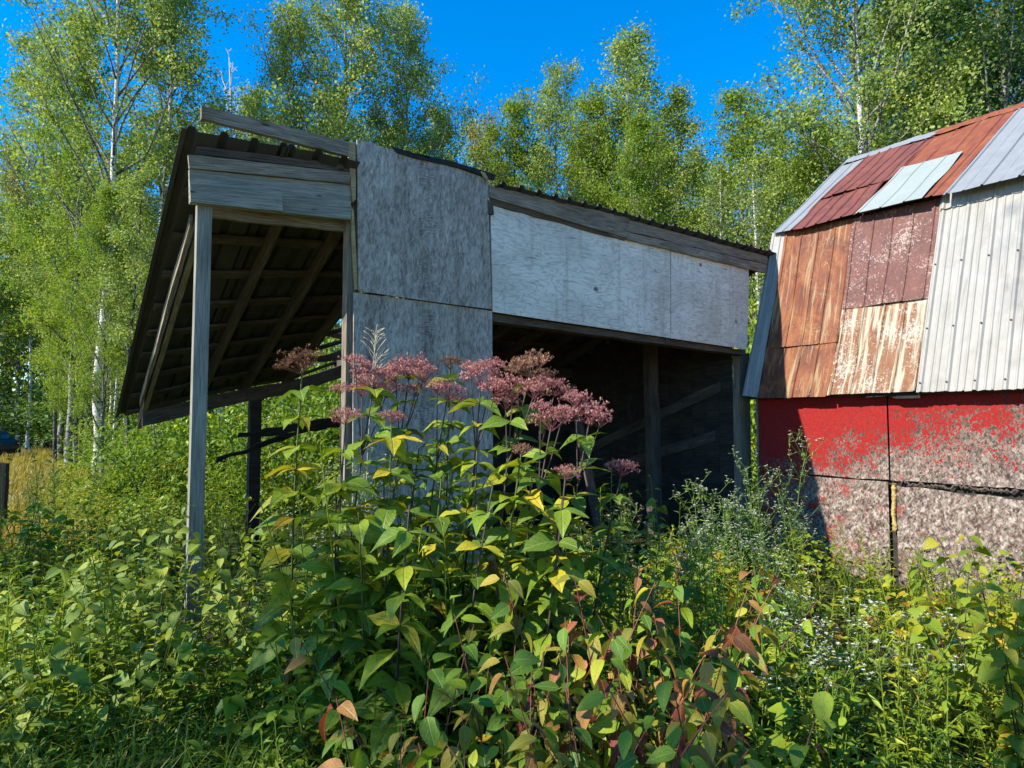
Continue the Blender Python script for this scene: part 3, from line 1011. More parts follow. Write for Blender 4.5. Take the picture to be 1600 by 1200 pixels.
G_STOPS = [(.0, (0.044, 0.097, 0.014)), (.3, (0.117, 0.199, 0.019)), (.6, (0.241, 0.314, 0.023)), (.85, (0.378, 0.374, 0.026)), (.95, (0.495, 0.362, 0.026)), (1.0, (0.378, 0.169, 0.026))]
MAT['cover'] = leaf_mat('cover_leaf', G_STOPS, .28, 'tint', False)
MAT['herb'] = leaf_mat('herb_leaf', [(0, (0.062, 0.129, 0.018)), (.5, (0.154, 0.258, 0.023)), (.9, (0.307, 0.402, 0.025)), (1.0, (0.720, 0.566, 0.031))], .28, 'tint', False)
MAT['grass'] = leaf_mat('grass_blade', [(0, (0.052, 0.097, 0.012)), (.5, (0.121, 0.211, 0.021)), (.85, (0.241, 0.308, 0.032)), (1.0, (0.586, 0.438, 0.116))], .35, 'tint', False)
MAT['dry_grass'] = leaf_mat('dry_grass_blade', [(0, (0.192, 0.193, 0.029)), (.5, (0.360, 0.284, 0.048)), (1.0, (0.504, 0.340, 0.097))], .35, 'tint', False)
MAT['crown'] = leaf_mat('tree_leaf', [(0, (0.112, 0.171, 0.050)), (.35, (0.194, 0.274, 0.064)), (.7, (0.308, 0.378, 0.076)), (1.0, (0.484, 0.488, 0.105))], .36, 'tint', False, .55, .22)
MAT['crown_yellow'] = leaf_mat('bright_tree_leaf', [(0, (0.096, 0.165, 0.021)), (.4, (0.159, 0.248, 0.026)), (.75, (0.247, 0.323, 0.032)), (1.0, (0.368, 0.360, 0.040))], .42, 'tint', False, .55, .22)
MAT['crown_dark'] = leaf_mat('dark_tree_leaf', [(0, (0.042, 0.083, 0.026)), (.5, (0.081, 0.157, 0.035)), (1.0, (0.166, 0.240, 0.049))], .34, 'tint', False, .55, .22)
MAT['rusty_leaf'] = leaf_mat('rusty_tree_leaf', [(0, (0.130, 0.091, 0.024)), (.5, (0.247, 0.169, 0.042)), (1.0, (0.338, 0.247, 0.072))], .36, 'tint', False)


def bark_mat(name, base, mark, amt):
    m = NT(name)
    n1 = m.noise(m.uv(3, 9), 1.6, 5, .65, .4)
    n2 = m.noise(m.uv(1.5, 1.1), 1.4, 3)
    k = m.math('ADD', n1, m.math('MULTIPLY', n2, .5))
    c = m.ramp(k, [(.62 - amt, mark), (.70 - amt, base), (1.0, tuple(min(1, x * 1.15) for x in base))])
    return m.finish(c, .8, m.bump(n1, .4, .01), spec=.2)


MAT['birch'] = bark_mat('birch_bark', (.56, .52, .46), (.05, .045, .04), -.02)
MAT['aspen'] = bark_mat('aspen_bark', (.26, .25, .20), (.05, .045, .035), -.08)
MAT['bark'] = bark_mat('dark_bark', (.11, .10, .085), (.025, .022, .018), -.10)
MAT['dead'] = bark_mat('dead_wood', (.48, .44, .38), (.16, .14, .11), .02)
MAT['stem'] = NT('green_stem').finish((.075, .09, .03), .6)
MAT['dark_stem'] = NT('purple_stem').finish((.055, .038, .032), .6)
MAT['red_stem'] = NT('red_stem').finish((.16, .045, .035), .5)


def make_tree(seed, H, Rr, cb, nl, leaves, ls, r0=None, fork=0, sig=.27, sub=5, lean=0.0, up=(32, 62), bare=0):
    g = np.random.RandomState(seed)
    tr, li, cr = MB(), MB(), MB()
    r0 = r0 or H * .0085
    nz = 14
    f = np.linspace(0, 1, nz)
    dr = np.cumsum(g.normal(0, .006, (nz, 2)), 0) * H * .5
    dr -= dr[0]
    path = np.stack([dr[:, 0] + lean * H * f ** 1.5, dr[:, 1], f * H * .98], 1)
    rad = r0 * (1 - f) ** .85 + .012
    rad[0] *= 1.3
    tube(tr, path, rad, 8)
    cen, wgt, ctint = [], [], []
    az = g.rand() * 6.28
    for i in range(nl):
        h = cb + (1 - cb) * (i + g.rand() * .8) / nl * .97
        q = (h - cb) / (1 - cb)
        prof = (1 - q ** 1.7) * (.6 + .4 * min(1, q / .2)) + .10
        L = Rr * prof * g.uniform(.7, 1.2)
        if i < fork: L *= 1.45
        az += 2.4 + g.normal(0, .35)
        el = R(g.uniform(*up) + 18 * q)
        p0 = np.array([np.interp(h, f * .98, path[:, c]) for c in range(3)])
        dirv = np.array([math.cos(az) * math.cos(el), math.sin(az) * math.cos(el), math.sin(el)])
        s = np.linspace(0, 1, 6)[:, None]
        pl = p0 + dirv * L / max(.45, math.cos(el)) * s * .85 + np.array([0, 0, .16 * L]) * s ** 2 + np.cumsum(g.normal(0, .022 * L, (6, 3)), 0) * (s > 0)
        rr = np.interp(h, f, rad) * (.5 if i >= fork else .65)
        tube(li, pl, np.linspace(rr, .008, 6), 5, cap=False)
        if bare and i < bare: continue
        for k in range(sub + (2 if L > 1.2 else 0)):
            u = g.uniform(.25, 1)
            b0 = np.array([np.interp(u, s[:, 0], pl[:, c]) for c in range(3)])
            dv = nrmz(dirv + g.normal(0, .75, 3) + np.array([0, 0, .15]))
            l2 = L * g.uniform(.22, .42) + .12
            b1 = b0 + dv * l2 * .55 + np.array([0, 0, .02])
            b2 = b0 + dv * l2 + np.array([0, 0, .05 * l2])
            tube(li, [b0, b1, b2], [max(.006, rr * .25), .006, .004], 3, cap=False)
            tt = np.clip(g.normal(.5, .16), .1, .9)
            for fr, c in ((.45, b1), (1.0, b2)):
                cen.append(c); wgt.append(.6 + .4 * fr); ctint.append(tt)
    if leaves:
        cen = np.array(cen); wgt = np.array(wgt) * g.uniform(.25, 1.6, len(wgt))
        idx = g.choice(len(cen), leaves, p=wgt / wgt.sum())
        pos = cen[idx] + np.clip(g.normal(0, 1, (leaves, 3)), -1.9, 1.9) * np.array([sig, sig, sig * .8]) * (.35 + .75 * g.rand(leaves, 1))
        d = nrmz(g.normal(0, 1, (leaves, 3)) + np.array([0, 0, -.25]))
        M = frames(d, nrmz(g.normal(0, 1, (leaves, 3)) + np.array([0, 0, .5])))
        sz = ls * g.uniform(.6, 1.3, leaves)
        dia = (np.array([[0, 0, 0], [-.4, .5, .06], [0, 1, 0], [.4, .5, .06]]), np.array([[0, 3, 2, 1]]), np.array([[0, 0], [-.4, .5], [0, 1], [.4, .5]]))
        tint = np.clip(np.array(ctint)[idx] + g.normal(0, .16, leaves), 0, 1)
        scatter(cr, dia, M * sz[:, None, None], pos, tint)
    return tr, li, cr


class Kind:
    def __init__(s, H, trunk, limbs, crown): s.H, s.trunk, s.limbs, s.crown = H, trunk, limbs, crown


def kind(seed, H, *a, bark='birch', leaf='crown', limb='aspen', **k):
    tr, li, cr = make_tree(seed, H, *a, **k)
    return Kind(H, tr.mesh('trunk', MAT[bark], True), li.mesh('limbs', MAT[limb], True), cr.mesh('crown', MAT[leaf]) if cr.n else None)


KIN = dict(
    broad=kind(1, 15.0, 2.7, .20, 44, 26000, 0.084, bark='aspen', leaf='crown', up=(20, 50)),
    broad2=kind(2, 15.0, 2.9, .24, 46, 27000, 0.084, bark='birch', leaf='crown', up=(22, 52), fork=3),
    narrow=kind(3, 15.0, 1.75, .24, 40, 23800, 0.084, bark='birch', leaf='crown', up=(28, 60)),
    narrow2=kind(4, 14.0, 1.9, .18, 40, 25200, 0.084, bark='aspen', leaf='crown_yellow', up=(28, 60)),
    bright=kind(5, 13.0, 2.3, .12, 44, 30799, 0.084, bark='aspen', leaf='crown_yellow', up=(25, 58)),
    birch=kind(6, 16.0, 2.9, .36, 34, 29399, 0.084, bark='birch', leaf='crown', fork=2, r0=.125, up=(30, 58)),
    dense=kind(7, 14.0, 2.6, .10, 48, 30799, 0.084, bark='aspen', leaf='crown_dark', up=(20, 52)),
    high=kind(15, 15.0, 2.0, .62, 24, 9100, 0.084, bark='birch', leaf='crown', r0=.11, up=(28, 58)),
    young=kind(8, 8.0, 1.5, .10, 30, 12600, 0.076, bark='aspen', leaf='crown_yellow', up=(25, 60)),
    sparse=kind(9, 11.0, 1.5, .30, 30, 7000, 0.076, bark='birch', leaf='crown', up=(30, 62), sig=.32),
    slim=kind(10, 12.0, 1.25, .42, 26, 10500, 0.084, bark='birch', leaf='crown_yellow', r0=.075, up=(30, 62)),
    slim2=kind(14, 12.0, 1.35, .38, 26, 11200, 0.084, bark='bark', leaf='crown', r0=.08, up=(25, 60), lean=.03),
    rusty=kind(11, 10.0, 1.5, .2, 30, 9100, 0.076, bark='bark', leaf='rusty_leaf', up=(20, 50)),
    dead=kind(12, 12.0, .9, .45, 18, 0, .1, bark='dead', limb='dead', up=(45, 72)),
)
TREES = 'trees of the wood behind the shed and barn'


def tree(px, ytop, dist, k, label, yaw=None, group=TREES, cat='tree', sxy=1.0):
    K = KIN[k]
    top = at(px, ytop, dist)
    z0 = float(ground_z(top[0], top[1])) - .05
    s = (top[2] - z0) / K.H
    o = empty('dead_tree' if k == 'dead' else 'birch_tree' if k in ('birch', 'sparse', 'slim') else 'poplar_tree', (top[0], top[1], z0), random.random() * 6.28 if yaw is None else yaw)
    o.scale = (s * sxy, s * sxy, s)
    tag(o, label, cat, group)
    link('trunk', K.trunk, o)
    link('branches', K.limbs, o)
    if K.crown: link('crown', K.crown, o)
    return o


# the tall trees one can tell apart, left to right
tree(185, -190, 18, 'birch', 'tall birch with a pale trunk beyond the far corner of the shed roof', 1.0, sxy=.9)
tree(262, -35, 20, 'narrow', 'tall narrow birch whose pale trunk stands just outside the shed roof corner', 2.0)
tree(72, 70, 43, 'broad', 'broad grey-barked poplar standing apart from the first tall birch by open sky', .3, sxy=.85)
tree(135, 20, 22, 'narrow2', 'yellow-green poplar squeezed between the broad poplar and the tall birch', 1.7, sxy=.8)
tree(28, 225, 44, 'rusty', 'short tree with rusty brown foliage at the edge of the wood', .9, sxy=1.2)
tree(112, 235, 30, 'narrow2', 'bright yellow-green poplar low in front of the tall birches', 2.2)
tree(45, 330, 42, 'young', 'young bright poplar at the far end of the wood, above the parked car', 1.1)
tree(172, 300, 16, 'bright', 'bright leafy poplar hiding the foot of the tall birch', 1.4, sxy=.75)
tree(215, 270, 15.5, 'slim2', 'leaning dark-barked tree nearest the shed eave', .4)
tree(160, 330, 21, 'slim', 'slim white birch with its stem bare down to the bushes', 2.9)
tree(58, 340, 41, 'slim', 'twin slim white birch nearest the yellow meadow', 1.9)
tree(357, 82, 24, 'dead', 'bare white dead birch top standing in the sky gap', .5)
tree(450, 30, 21, 'broad2', 'broad full poplar behind the loose roof board', 2.4, sxy=.85)
tree(560, -45, 20, 'broad', 'tallest full poplar rising behind the strand boards', 4.1, sxy=.95)
tree(640, 22, 21.5, 'broad2', 'poplar on the sky side of the tallest full poplar', 5.2, sxy=.8)
tree(395, 150, 26, 'narrow', 'narrow birch half hidden behind the broad full poplar', .2)
tree(690, 175, 23, 'narrow', 'low green tree over the torn top of the strand boards', 3.3, sxy=1.1)
tree(738, 195, 34, 'sparse', 'thin faded tree far back in the dip of the tree line', .7)
tree(760, 190, 30, 'rusty', 'small brownish tree far back in the dip of the tree line', 2.7, sxy=.8)
tree(805, 155, 27, 'narrow2', 'narrow yellow-green poplar standing over the start of the white header', 1.3)
tree(855, 122, 27, 'broad', 'round-topped poplar second from the dip in the tree line', .8, sxy=.9)
tree(925, 160, 25, 'bright', 'bright poplar in front of the highest middle tree', 3.9, sxy=.9)
tree(985, 66, 27, 'narrow', 'highest pointed poplar in the middle of the tree line', 5.6, sxy=1.25)
tree(1000, 190, 22, 'bright', 'bright green bushy poplar low over the shed roof', 1.0, sxy=.85)
tree(1065, 150, 26, 'narrow', 'pale-stemmed poplar next to the highest pointed one', 4.4, sxy=1.15)
tree(1152, 140, 25, 'narrow2', 'pointed airy poplar with sky on both sides', 2.6, sxy=1.1)
tree(1120, 260, 20, 'sparse', 'thin twiggy birch over the end of the shed roof', 5.0)
tree(1180, 250, 19, 'sparse', 'thin twiggy birch just before the barn corner', 3.0)
tree(1205, 205, 24, 'narrow', 'dull green birch next to the barn corner', 1.5, sxy=.9)
tree(1260, 180, 19, 'bright', 'bright green low tree in front of the big white birch', 2.2, sxy=.8)
tree(1342, -200, 17.5, 'birch', 'big white-trunked birch with a long side limb behind the barn roof', 2.75)
tree(1440, -120, 19, 'narrow', 'slender white birch behind the rusted ridge', .6, sxy=1.25)
tree(1395, -20, 22, 'broad2', 'full poplar between the two white birches', 3.6, sxy=.9)
tree(1545, -150, 17, 'dense', 'dense dark green tree towering over the barn ridge', 1.2)
tree(1620, -120, 19, 'dense', 'dark tree cut by the picture edge beyond the barn', 4.0)
tree(1500, 60, 22, 'narrow2', 'yellow-green poplar peeping out beside the dense dark tree', 2.0)
# behind the eave and roof edge, deeper in the wood: nobody could tell them apart
deep = [(x, y, d) for x, y, d in ((15, 300, 50), (95, 250, 46), (140, 300, 27), (205, 220, 29), (235, 330, 24), (300, 250, 30), (330, 180, 33), (345, 300, 26), (420, 240, 30),
        (480, 230, 28), (520, 150, 33), (610, 200, 30), (660, 250, 34), (720, 300, 36), (790, 260, 34), (840, 240, 35), (900, 230, 36), (950, 220, 33), (1030, 230, 36), (1085, 250, 31),
        (1130, 280, 35), (1200, 270, 36), (1240, 250, 30), (1290, 200, 33), (1380, 150, 30), (1470, 120, 32), (1560, 100, 34), (25, 400, 46), (118, 380, 26), (85, 390, 44), (190, 380, 21), (230, 400, 19), (100, 330, 27), (132, 350, 24), (148, 300, 29), (206, 320, 23), (182, 340, 26))]
for j, (x, y, d) in enumerate(deep):
    tree(x, y, d, ('slim', 'narrow', 'slim2', 'narrow2', 'broad')[j % 5] if y < 380 else ('slim', 'slim2')[j % 2], 'slender tree standing deep in the wood behind the first row', None, 'slender trees deep in the wood')


# the mass of the wood beyond
def far_woods():
    g = np.random.RandomState(21)
    mb = MB()
    n = 70000
    th = g.uniform(-1.15, 1.15, n)
    r = 50 + 18 * g.rand(n) ** .8
    X, Y = r * np.sin(th), r * np.cos(th)
    hmax = 11.5 + 2.2 * np.sin(th * 23) + 1.5 * np.sin(th * 57 + 1)
    Z = ground_z(X, Y) + hmax * g.rand(n) ** .8
    d = nrmz(g.normal(0, 1, (n, 3)))
    M = frames(d, nrmz(g.normal(0, 1, (n, 3)) + np.array([0, 0, .4]))) * g.uniform(.25, .55, n)[:, None, None]
    dia = (np.array([[0, 0, 0], [-.4, .5, .06], [0, 1, 0], [.4, .5, .06]]), np.array([[0, 3, 2, 1]]), np.zeros((4, 2)))
    scatter(mb, dia, M, np.stack([X, Y, Z], 1), np.clip(g.normal(.4, .2, n), 0, 1))
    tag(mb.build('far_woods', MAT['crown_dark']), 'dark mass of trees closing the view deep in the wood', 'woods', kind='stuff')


far_woods()


# ------------------------------------------------------------------ bushes
def make_bush(seed, H, W, leaves, ls, mat, stem='bark'):
    g = np.random.RandomState(seed)
    st, cr = MB(), MB()
    cen, ct = [], []
    for i in range(11):
        az = g.rand() * 6.28; sp = W * g.uniform(.2, 1)
        top = np.array([math.cos(az) * sp, math.sin(az) * sp, H * g.uniform(.65, 1.0) * (1 - .35 * (sp / W) ** 2)])
        s = np.linspace(0, 1, 6)[:, None]
        p = top * s * np.array([1, 1, 0]) * s ** .5 + np.array([0, 0, top[2]]) * s ** .85 + g.normal(0, .02, (6, 3)) * s
        tube(st, p, np.linspace(.018, .005, 6), 5, cap=False)
        tt = np.clip(g.normal(.5, .15), 0, 1)
        for k in range(9):
            u = g.uniform(.25, 1.03)
            c = np.array([np.interp(u, s[:, 0], p[:, j]) for j in range(3)]) + g.normal(0, .13 * W, 3) * np.array([1, 1, .7])
            c[2] = max(.1, c[2])
            cen.append(c); ct.append(tt)
    cen = np.array(cen)
    idx = g.randint(0, len(cen), leaves)
    pos = cen[idx] + g.normal(0, .12 * W + .05, (leaves, 3)) * np.array([1, 1, .8])
    pos[:, 2] = np.maximum(pos[:, 2], .04)
    out = nrmz(pos * np.array([1, 1, .3]) + 1e-3)
    d = nrmz(out * .8 + g.normal(0, .6, (leaves, 3)) + np.array([0, 0, -.15]))
    M = frames(d, nrmz(np.array([0, 0, 1.0]) + g.normal(0, .5, (leaves, 3)))) * (ls * g.uniform(.6, 1.35, leaves))[:, None, None]
    scatter(cr, kite(.55), M, pos, np.clip(np.array(ct)[idx] + g.normal(0, .15, leaves), 0, 1))
    return st.mesh('stems', MAT[stem], True), cr.mesh('foliage', MAT[mat])


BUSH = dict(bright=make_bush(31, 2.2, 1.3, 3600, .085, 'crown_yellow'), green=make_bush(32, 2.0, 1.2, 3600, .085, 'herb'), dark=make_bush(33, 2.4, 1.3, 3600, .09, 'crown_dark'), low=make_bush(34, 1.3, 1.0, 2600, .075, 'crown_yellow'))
BG = 'bushes along the edge of the wood'


def bush(px, ytop, dist, k, label, wide=1.0):
    top = at(px, ytop, dist)
    H = {'bright': 2.2, 'green': 2.0, 'dark': 2.4, 'low': 1.3}[k]
    z0 = float(ground_z(top[0], top[1])) - .05
    s = (top[2] - z0) / H
    o = empty('bush', (top[0], top[1], z0), random.random() * 6.28)
    o.scale = (s * wide, s * wide, s)
    tag(o, label, 'bush', BG)
    a, b = BUSH[k]
    link('stem', a, o)
    link('foliage', b, o)


for b in ((30, 625, 43, 'dark', 'dark bush standing over the parked car'), (75, 610, 42, 'green', 'green bush between the car and the twin white stems'),
          (118, 640, 34, 'bright', 'sunlit yellow-green bush at the back of the meadow'), (170, 635, 22, 'bright', 'sunlit yellow-green bush under the slim white birch'),
          (215, 625, 17, 'bright', 'sunlit bush hanging round the tip of the shed roof', .9), (250, 640, 12, 'low', 'low sunlit bush in front of the roof tip'),
          (290, 640, 12.5, 'bright', 'bright bush behind the rear plate beside the square post'), (350, 610, 12, 'green', 'green bush between square post and dark rear post'),
          (430, 590, 12.5, 'bright', 'bright bush behind the dark rear post'), (490, 480, 15, 'bright', 'tall bright bush seen through the gap in the rear roof', .6),
          (525, 500, 14, 'green', 'green bush behind the gap next to the corner post', .6), (460, 650, 10.2, 'low', 'low bush close behind the fallen rails', .8), (385, 690, 10.5, 'low', 'low bush just outside the rear of the left bay', .8),
          (168, 665, 19, 'low', 'low bright bush at the edge of the meadow', .9), (205, 690, 11, 'low', 'low bright bush beside the first dry stalks', .9),
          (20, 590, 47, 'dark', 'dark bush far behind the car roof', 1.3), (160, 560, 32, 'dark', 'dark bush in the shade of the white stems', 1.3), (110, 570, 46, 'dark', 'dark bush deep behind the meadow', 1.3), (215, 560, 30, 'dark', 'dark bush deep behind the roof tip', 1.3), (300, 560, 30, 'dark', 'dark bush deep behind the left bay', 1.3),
          (1183, 520, 14, 'green', 'green bush seen in the slit between shed and barn', .6), (1190, 440, 17, 'green', 'taller green bush seen in the slit between shed and barn', .6), (395, 560, 28, 'dark', 'dark bush far behind the rear post', 1.2), (500, 560, 27, 'dark', 'dark bush far behind the corner post', 1.2)):
    bush(*b)

# ------------------------------------------------------------------ ground cover
def weed(kindname, seed):
    g = np.random.RandomState(seed)
    mb = MB()
    if kindname == 'bramble':
        for c in range(3):
            az = g.rand() * 6.28
            h, sp = g.uniform(.35, .6), g.uniform(.15, .35)
            s = np.linspace(0, 1, 8)[:, None]
            p = np.array([math.cos(az), math.sin(az), 0]) * sp * s ** 1.4 + np.array([0, 0, h]) * (1.25 * s - .35 * s ** 2.5)
            tube(mb, p, np.linspace(.004, .002, 8), 3, .35, False)
            for i in range(1, 8):
                a2 = az + i * 2.3
                pet = nrmz([math.cos(a2), math.sin(a2), .5]) * .06
                base = p[i] + pet
                d = np.array([[math.cos(a2 + k), math.sin(a2 + k), -.15 + g.normal(0, .2)] for k in (-1.0, 0, 1.0)])
                sz = g.uniform(.05, .085) * np.array([.85, 1.1, .85])
                scatter(mb, oval(.72, .25, .2), frames(d, nrmz(np.array([0, 0, 1.0]) + g.normal(0, .25, (3, 3)))) * sz[:, None, None], np.repeat(base[None], 3, 0), np.clip(.45 + g.normal(0, .12, 3), 0, .9))
    elif kindname == 'goldenrod':
        for c in range(2):
            h = g.uniform(.55, .8); top = np.array([g.normal(0, .08), g.normal(0, .08), h])
            s = np.linspace(0, 1, 5)[:, None]
            off = np.array([g.normal(0, .05), g.normal(0, .05), 0])
            tube(mb, off + top * s, np.linspace(.0035, .002, 5), 3, .4, False)
            n = 26
            u = np.linspace(.15, 1, n); az = np.arange(n) * 2.4 + g.rand()
            d = np.stack([np.cos(az), np.sin(az), .35 + .5 * u + g.normal(0, .2, n)], 1)
            M = frames(d, nrmz(np.array([0, 0, 1.0]) + g.normal(0, .3, (n, 3)))) * (g.uniform(.05, .095, n) * (1.15 - .5 * u))[:, None, None]
            scatter(mb, kite(.24, .2, .35), M, off + top * u[:, None], np.clip(.5 + g.normal(0, .1, n), 0, .9))
    elif kindname == 'herb':
        for c in range(5):
            az = g.rand() * 6.28; h = g.uniform(.25, .45); sp = g.uniform(.03, .2)
            top = np.array([math.cos(az) * sp, math.sin(az) * sp, h])
            tube(mb, top * np.linspace(0, 1, 4)[:, None], [.003, .0028, .002, .0015], 3, .35, False)
            n = 10
            u = np.linspace(.25, 1.02, n); a2 = np.arange(n) * 2.6 + g.rand() * 6
            d = np.stack([np.cos(a2), np.sin(a2), .15 + g.normal(0, .25, n)], 1)
            M = frames(d, nrmz(np.array([0, 0, 1.0]) + g.normal(0, .35, (n, 3)))) * g.uniform(.035, .06, n)[:, None, None]
            scatter(mb, oval(.6, .2, .2), M, top * u[:, None] + nrmz(d) * .015, np.clip(.45 + g.normal(0, .14, n), 0, .9))
    elif kindname == 'broad':
        h = g.uniform(.4, .65); top = np.array([g.normal(0, .06), g.normal(0, .06), h])
        tube(mb, top * np.linspace(0, 1, 5)[:, None], np.linspace(.005, .002, 5), 3, .3, False)
        n = 14
        u = np.repeat(np.linspace(.3, 1, n // 2), 2); a2 = np.repeat(np.arange(n // 2) * 1.57, 2) + np.tile([0, math.pi], n // 2) + g.normal(0, .2, n)
        d = np.stack([np.cos(a2), np.sin(a2), .1 + g.normal(0, .2, n)], 1)
        M = frames(d, nrmz(np.array([0, 0, 1.0]) + g.normal(0, .25, (n, 3)))) * (g.uniform(.05, .085, n) * (1.1 - .4 * u))[:, None, None]
        V, Q, uv = leaf_geo(4, .5, .25, .35)
        scatter(mb, (V, Q, uv), M, top * u[:, None] + nrmz(d) * .02, np.clip(.42 + g.normal(0, .12, n), 0, .9))
    elif kindname == 'floor':
        n = 26
        p = g.normal(0, .13, (n, 3)); p[:, 2] = g.uniform(.08, .5, n)
        d = np.stack([g.normal(0, 1, n), g.normal(0, 1, n), g.normal(-.1, .3, n)], 1)
        M = frames(d, nrmz(np.array([0, 0, 1.0]) + g.normal(0, .35, (n, 3)))) * g.uniform(.05, .09, n)[:, None, None]
        scatter(mb, kite(.6, .2, .2), M, p, np.clip(.45 + g.normal(0, .14, n), 0, .9))
        tube(mb, [(0, 0, 0), (0, .02, .45)], [.004, .002], 3, .3, False)
    elif kindname in ('grass', 'meadow'):
        n = 12 if kindname == 'grass' else 7
        for i in range(n):
            az = g.rand() * 6.28; h = g.uniform(.22, .55); b = g.uniform(.1, .9) * h
            s = np.linspace(0, 1, 5 if kindname == 'grass' else 4)
            c = np.stack([np.cos(az) * b * s ** 2.2, np.sin(az) * b * s ** 2.2, h * (s - .42 * s ** 3.2 * min(1.5, b / h + .4))], 1) + np.array([g.normal(0, .04), g.normal(0, .04), 0])
            side = np.array([-math.sin(az), math.cos(az), 0])
            w = ((.0045 if kindname == 'grass' else .010) * (1 - s ** 1.5) + .0006)[:, None] * side
            v = np.stack([c - w, c + w], 1).reshape(-1, 3)
            ii = np.arange(len(s) - 1)[:, None] * 2
            mb.add(v, np.concatenate([ii, ii + 1, ii + 3, ii + 2], 1), None, np.zeros((2 * len(s), 2)), np.clip(.45 + g.normal(0, .18), 0, 1))
    return mb.arrays()


def plant_field(name, kinds, pts, scl, tint, mat, label, cat, seed=0):
    """one mesh of many small plants: ground cover nobody would count"""
    g = np.random.RandomState(seed)
    mb = MB()
    pick = g.randint(0, len(kinds), len(pts))
    for k, (V, Q, T, uv, a) in enumerate(kinds):
        sel = np.where(pick == k)[0]
        if not len(sel): continue
        yaw = g.rand(len(sel)) * 6.28
        c, s = np.cos(yaw), np.sin(yaw)
        o = np.zeros_like(c); l = np.ones_like(c)
        Rz = np.stack([np.stack([c, -s, o], -1), np.stack([s, c, o], -1), np.stack([o, o, l], -1)], 1)
        tx = g.normal(0, .16, (len(sel), 2))
        Rz[:, 0, 2] += tx[:, 0]; Rz[:, 1, 2] += tx[:, 1]
        sz = scl[sel]
        M = Rz * np.stack([np.minimum(sz, .8 + .25 * sz), np.minimum(sz, .8 + .25 * sz), sz], -1)[:, :, None]
        v = np.einsum('kij,nj->kni', M, V) + pts[sel][:, None, :]
        n = len(V)
        offs = (np.arange(len(sel)) * n)[:, None, None]
        mb.add(v.reshape(-1, 3), (Q[None] + offs).reshape(-1, 4) if len(Q) else None, (T[None] + offs).reshape(-1, 3) if len(T) else None,
               np.tile(uv, (len(sel), 1)), np.clip(np.tile(a, len(sel)) + np.repeat(tint[sel], n), 0, 1))
    return tag(mb.build(name, MAT[mat]), label, cat, kind='stuff')


def smooth_noise(x, y, s, seed):
    g = np.random.RandomState(seed)
    v = 0
    for k in range(5):
        a = g.rand() * 6.28; f = s * g.uniform(.6, 1.8)
        v = v + np.sin((x * math.cos(a) + y * math.sin(a)) * f + g.rand() * 6.28)
    return v / 3.2


def field(n, seed, ymin=.7, ymax=14.0, xs=.95):
    """random spots on the ground in front of the buildings and round the left side, thinning with distance"""
    g = np.random.RandomState(seed)
    Y = ymin * (ymax / ymin) ** g.rand(n)
    X = g.uniform(-1, 1, n) * (xs * Y + 1.0)
    P = np.stack([X, Y, ground_z(X, Y)], 1)
    qs = P - SHED0; t, d = qs @ U, qs @ N
    qb = P - BARN0; w, b = qb @ U, qb @ N
    inside = (t > 2.2) & (t < 6.5) & (d > -.03) & (d < 3.7)
    bay = (t > -.1) & (t <= 2.4) & (d > .3) & (d < 3.3) & (g.rand(n) < .65)
    barnin = (w > -.05) & (b < .3)
    rear = (t > 2.3) & (d > 3.2)
    near = (X ** 2 + Y ** 2 < .75)
    clear = smooth_noise(X, Y, 2.6, 9) + .35 * g.normal(0, 1, n) < -.62
    meadow = (X < -.60 * Y - .1) & (Y > 7.5)
    keep = ~(inside | bay | barnin | rear | near | meadow | clear)
    return P[keep]


def cover_scale(P, g):
    X, Y = P[:, 0], P[:, 1]
    s = 1.0 + .35 * smooth_noise(X, Y, 1.6, 5) + g.normal(0, .15, len(P))
    hump = np.exp(-(((X + .35) / .8) ** 2 + ((Y - 3.3) / .7) ** 2))
    hump2 = np.exp(-(((X - .45) / .5) ** 2 + ((Y - 2.4) / .45) ** 2))
    s = s * (1 + .55 * hump - .25 * hump2)
    s = s * np.where(Y < 2.0, .55, np.where(Y < 2.5, .75, 1.0))
    left_dip = np.exp(-(((X + 1.25) / .45) ** 2 + ((Y - 2.7) / .8) ** 2))
    s = s * (1 - .55 * left_dip)
    s = s * np.where(Y > 6, 1.45, 1.0)
    s = np.where((X > 1.6) & (Y > 4.2), np.minimum(s, .85), s)
    return np.clip(s, .3, 2.2)


g0 = np.random.RandomState(77)
for nm, kd, n, seed, mat, lab, cat, dt in (
        ('bramble_cover', 'bramble', 800, 41, 'cover', 'tangle of bramble leaves covering the ground before the shed', 'brambles', .04),
        ('goldenrod_cover', 'goldenrod', 1450, 42, 'cover', 'narrow-leaved goldenrod stalks filling the ground before the shed', 'weeds', .08),
        ('herb_cover', 'herb', 1050, 43, 'herb', 'small-leaved green weeds covering the ground in front of the shed', 'weeds', .0),
        ('broadleaf_cover', 'broad', 900, 44, 'cover', 'broad-leaved weeds growing between the taller plants', 'weeds', -.03)):
    P = field(n, seed)
    kinds = [weed(kd, seed * 10 + i) for i in range(5)]
    patch = .16 * smooth_noise(P[:, 0], P[:, 1], 1.1, seed)
    plant_field(nm, kinds, P, cover_scale(P, g0), patch + dt + .22 * np.exp(-(((P[:, 0] - 2.3) / 1.3) ** 2 + ((P[:, 1] - 3.9) / 1.5) ** 2)) + g0.normal(0, .07, len(P)) + np.where(g0.rand(len(P)) < .04, .3, 0), mat, lab, cat, seed)
P = field(4000, 51, .8, 9.0)
sel = (P[:, 0] < -.35 * P[:, 1] + .2) | (g0.rand(len(P)) < .30)
P = P[sel]
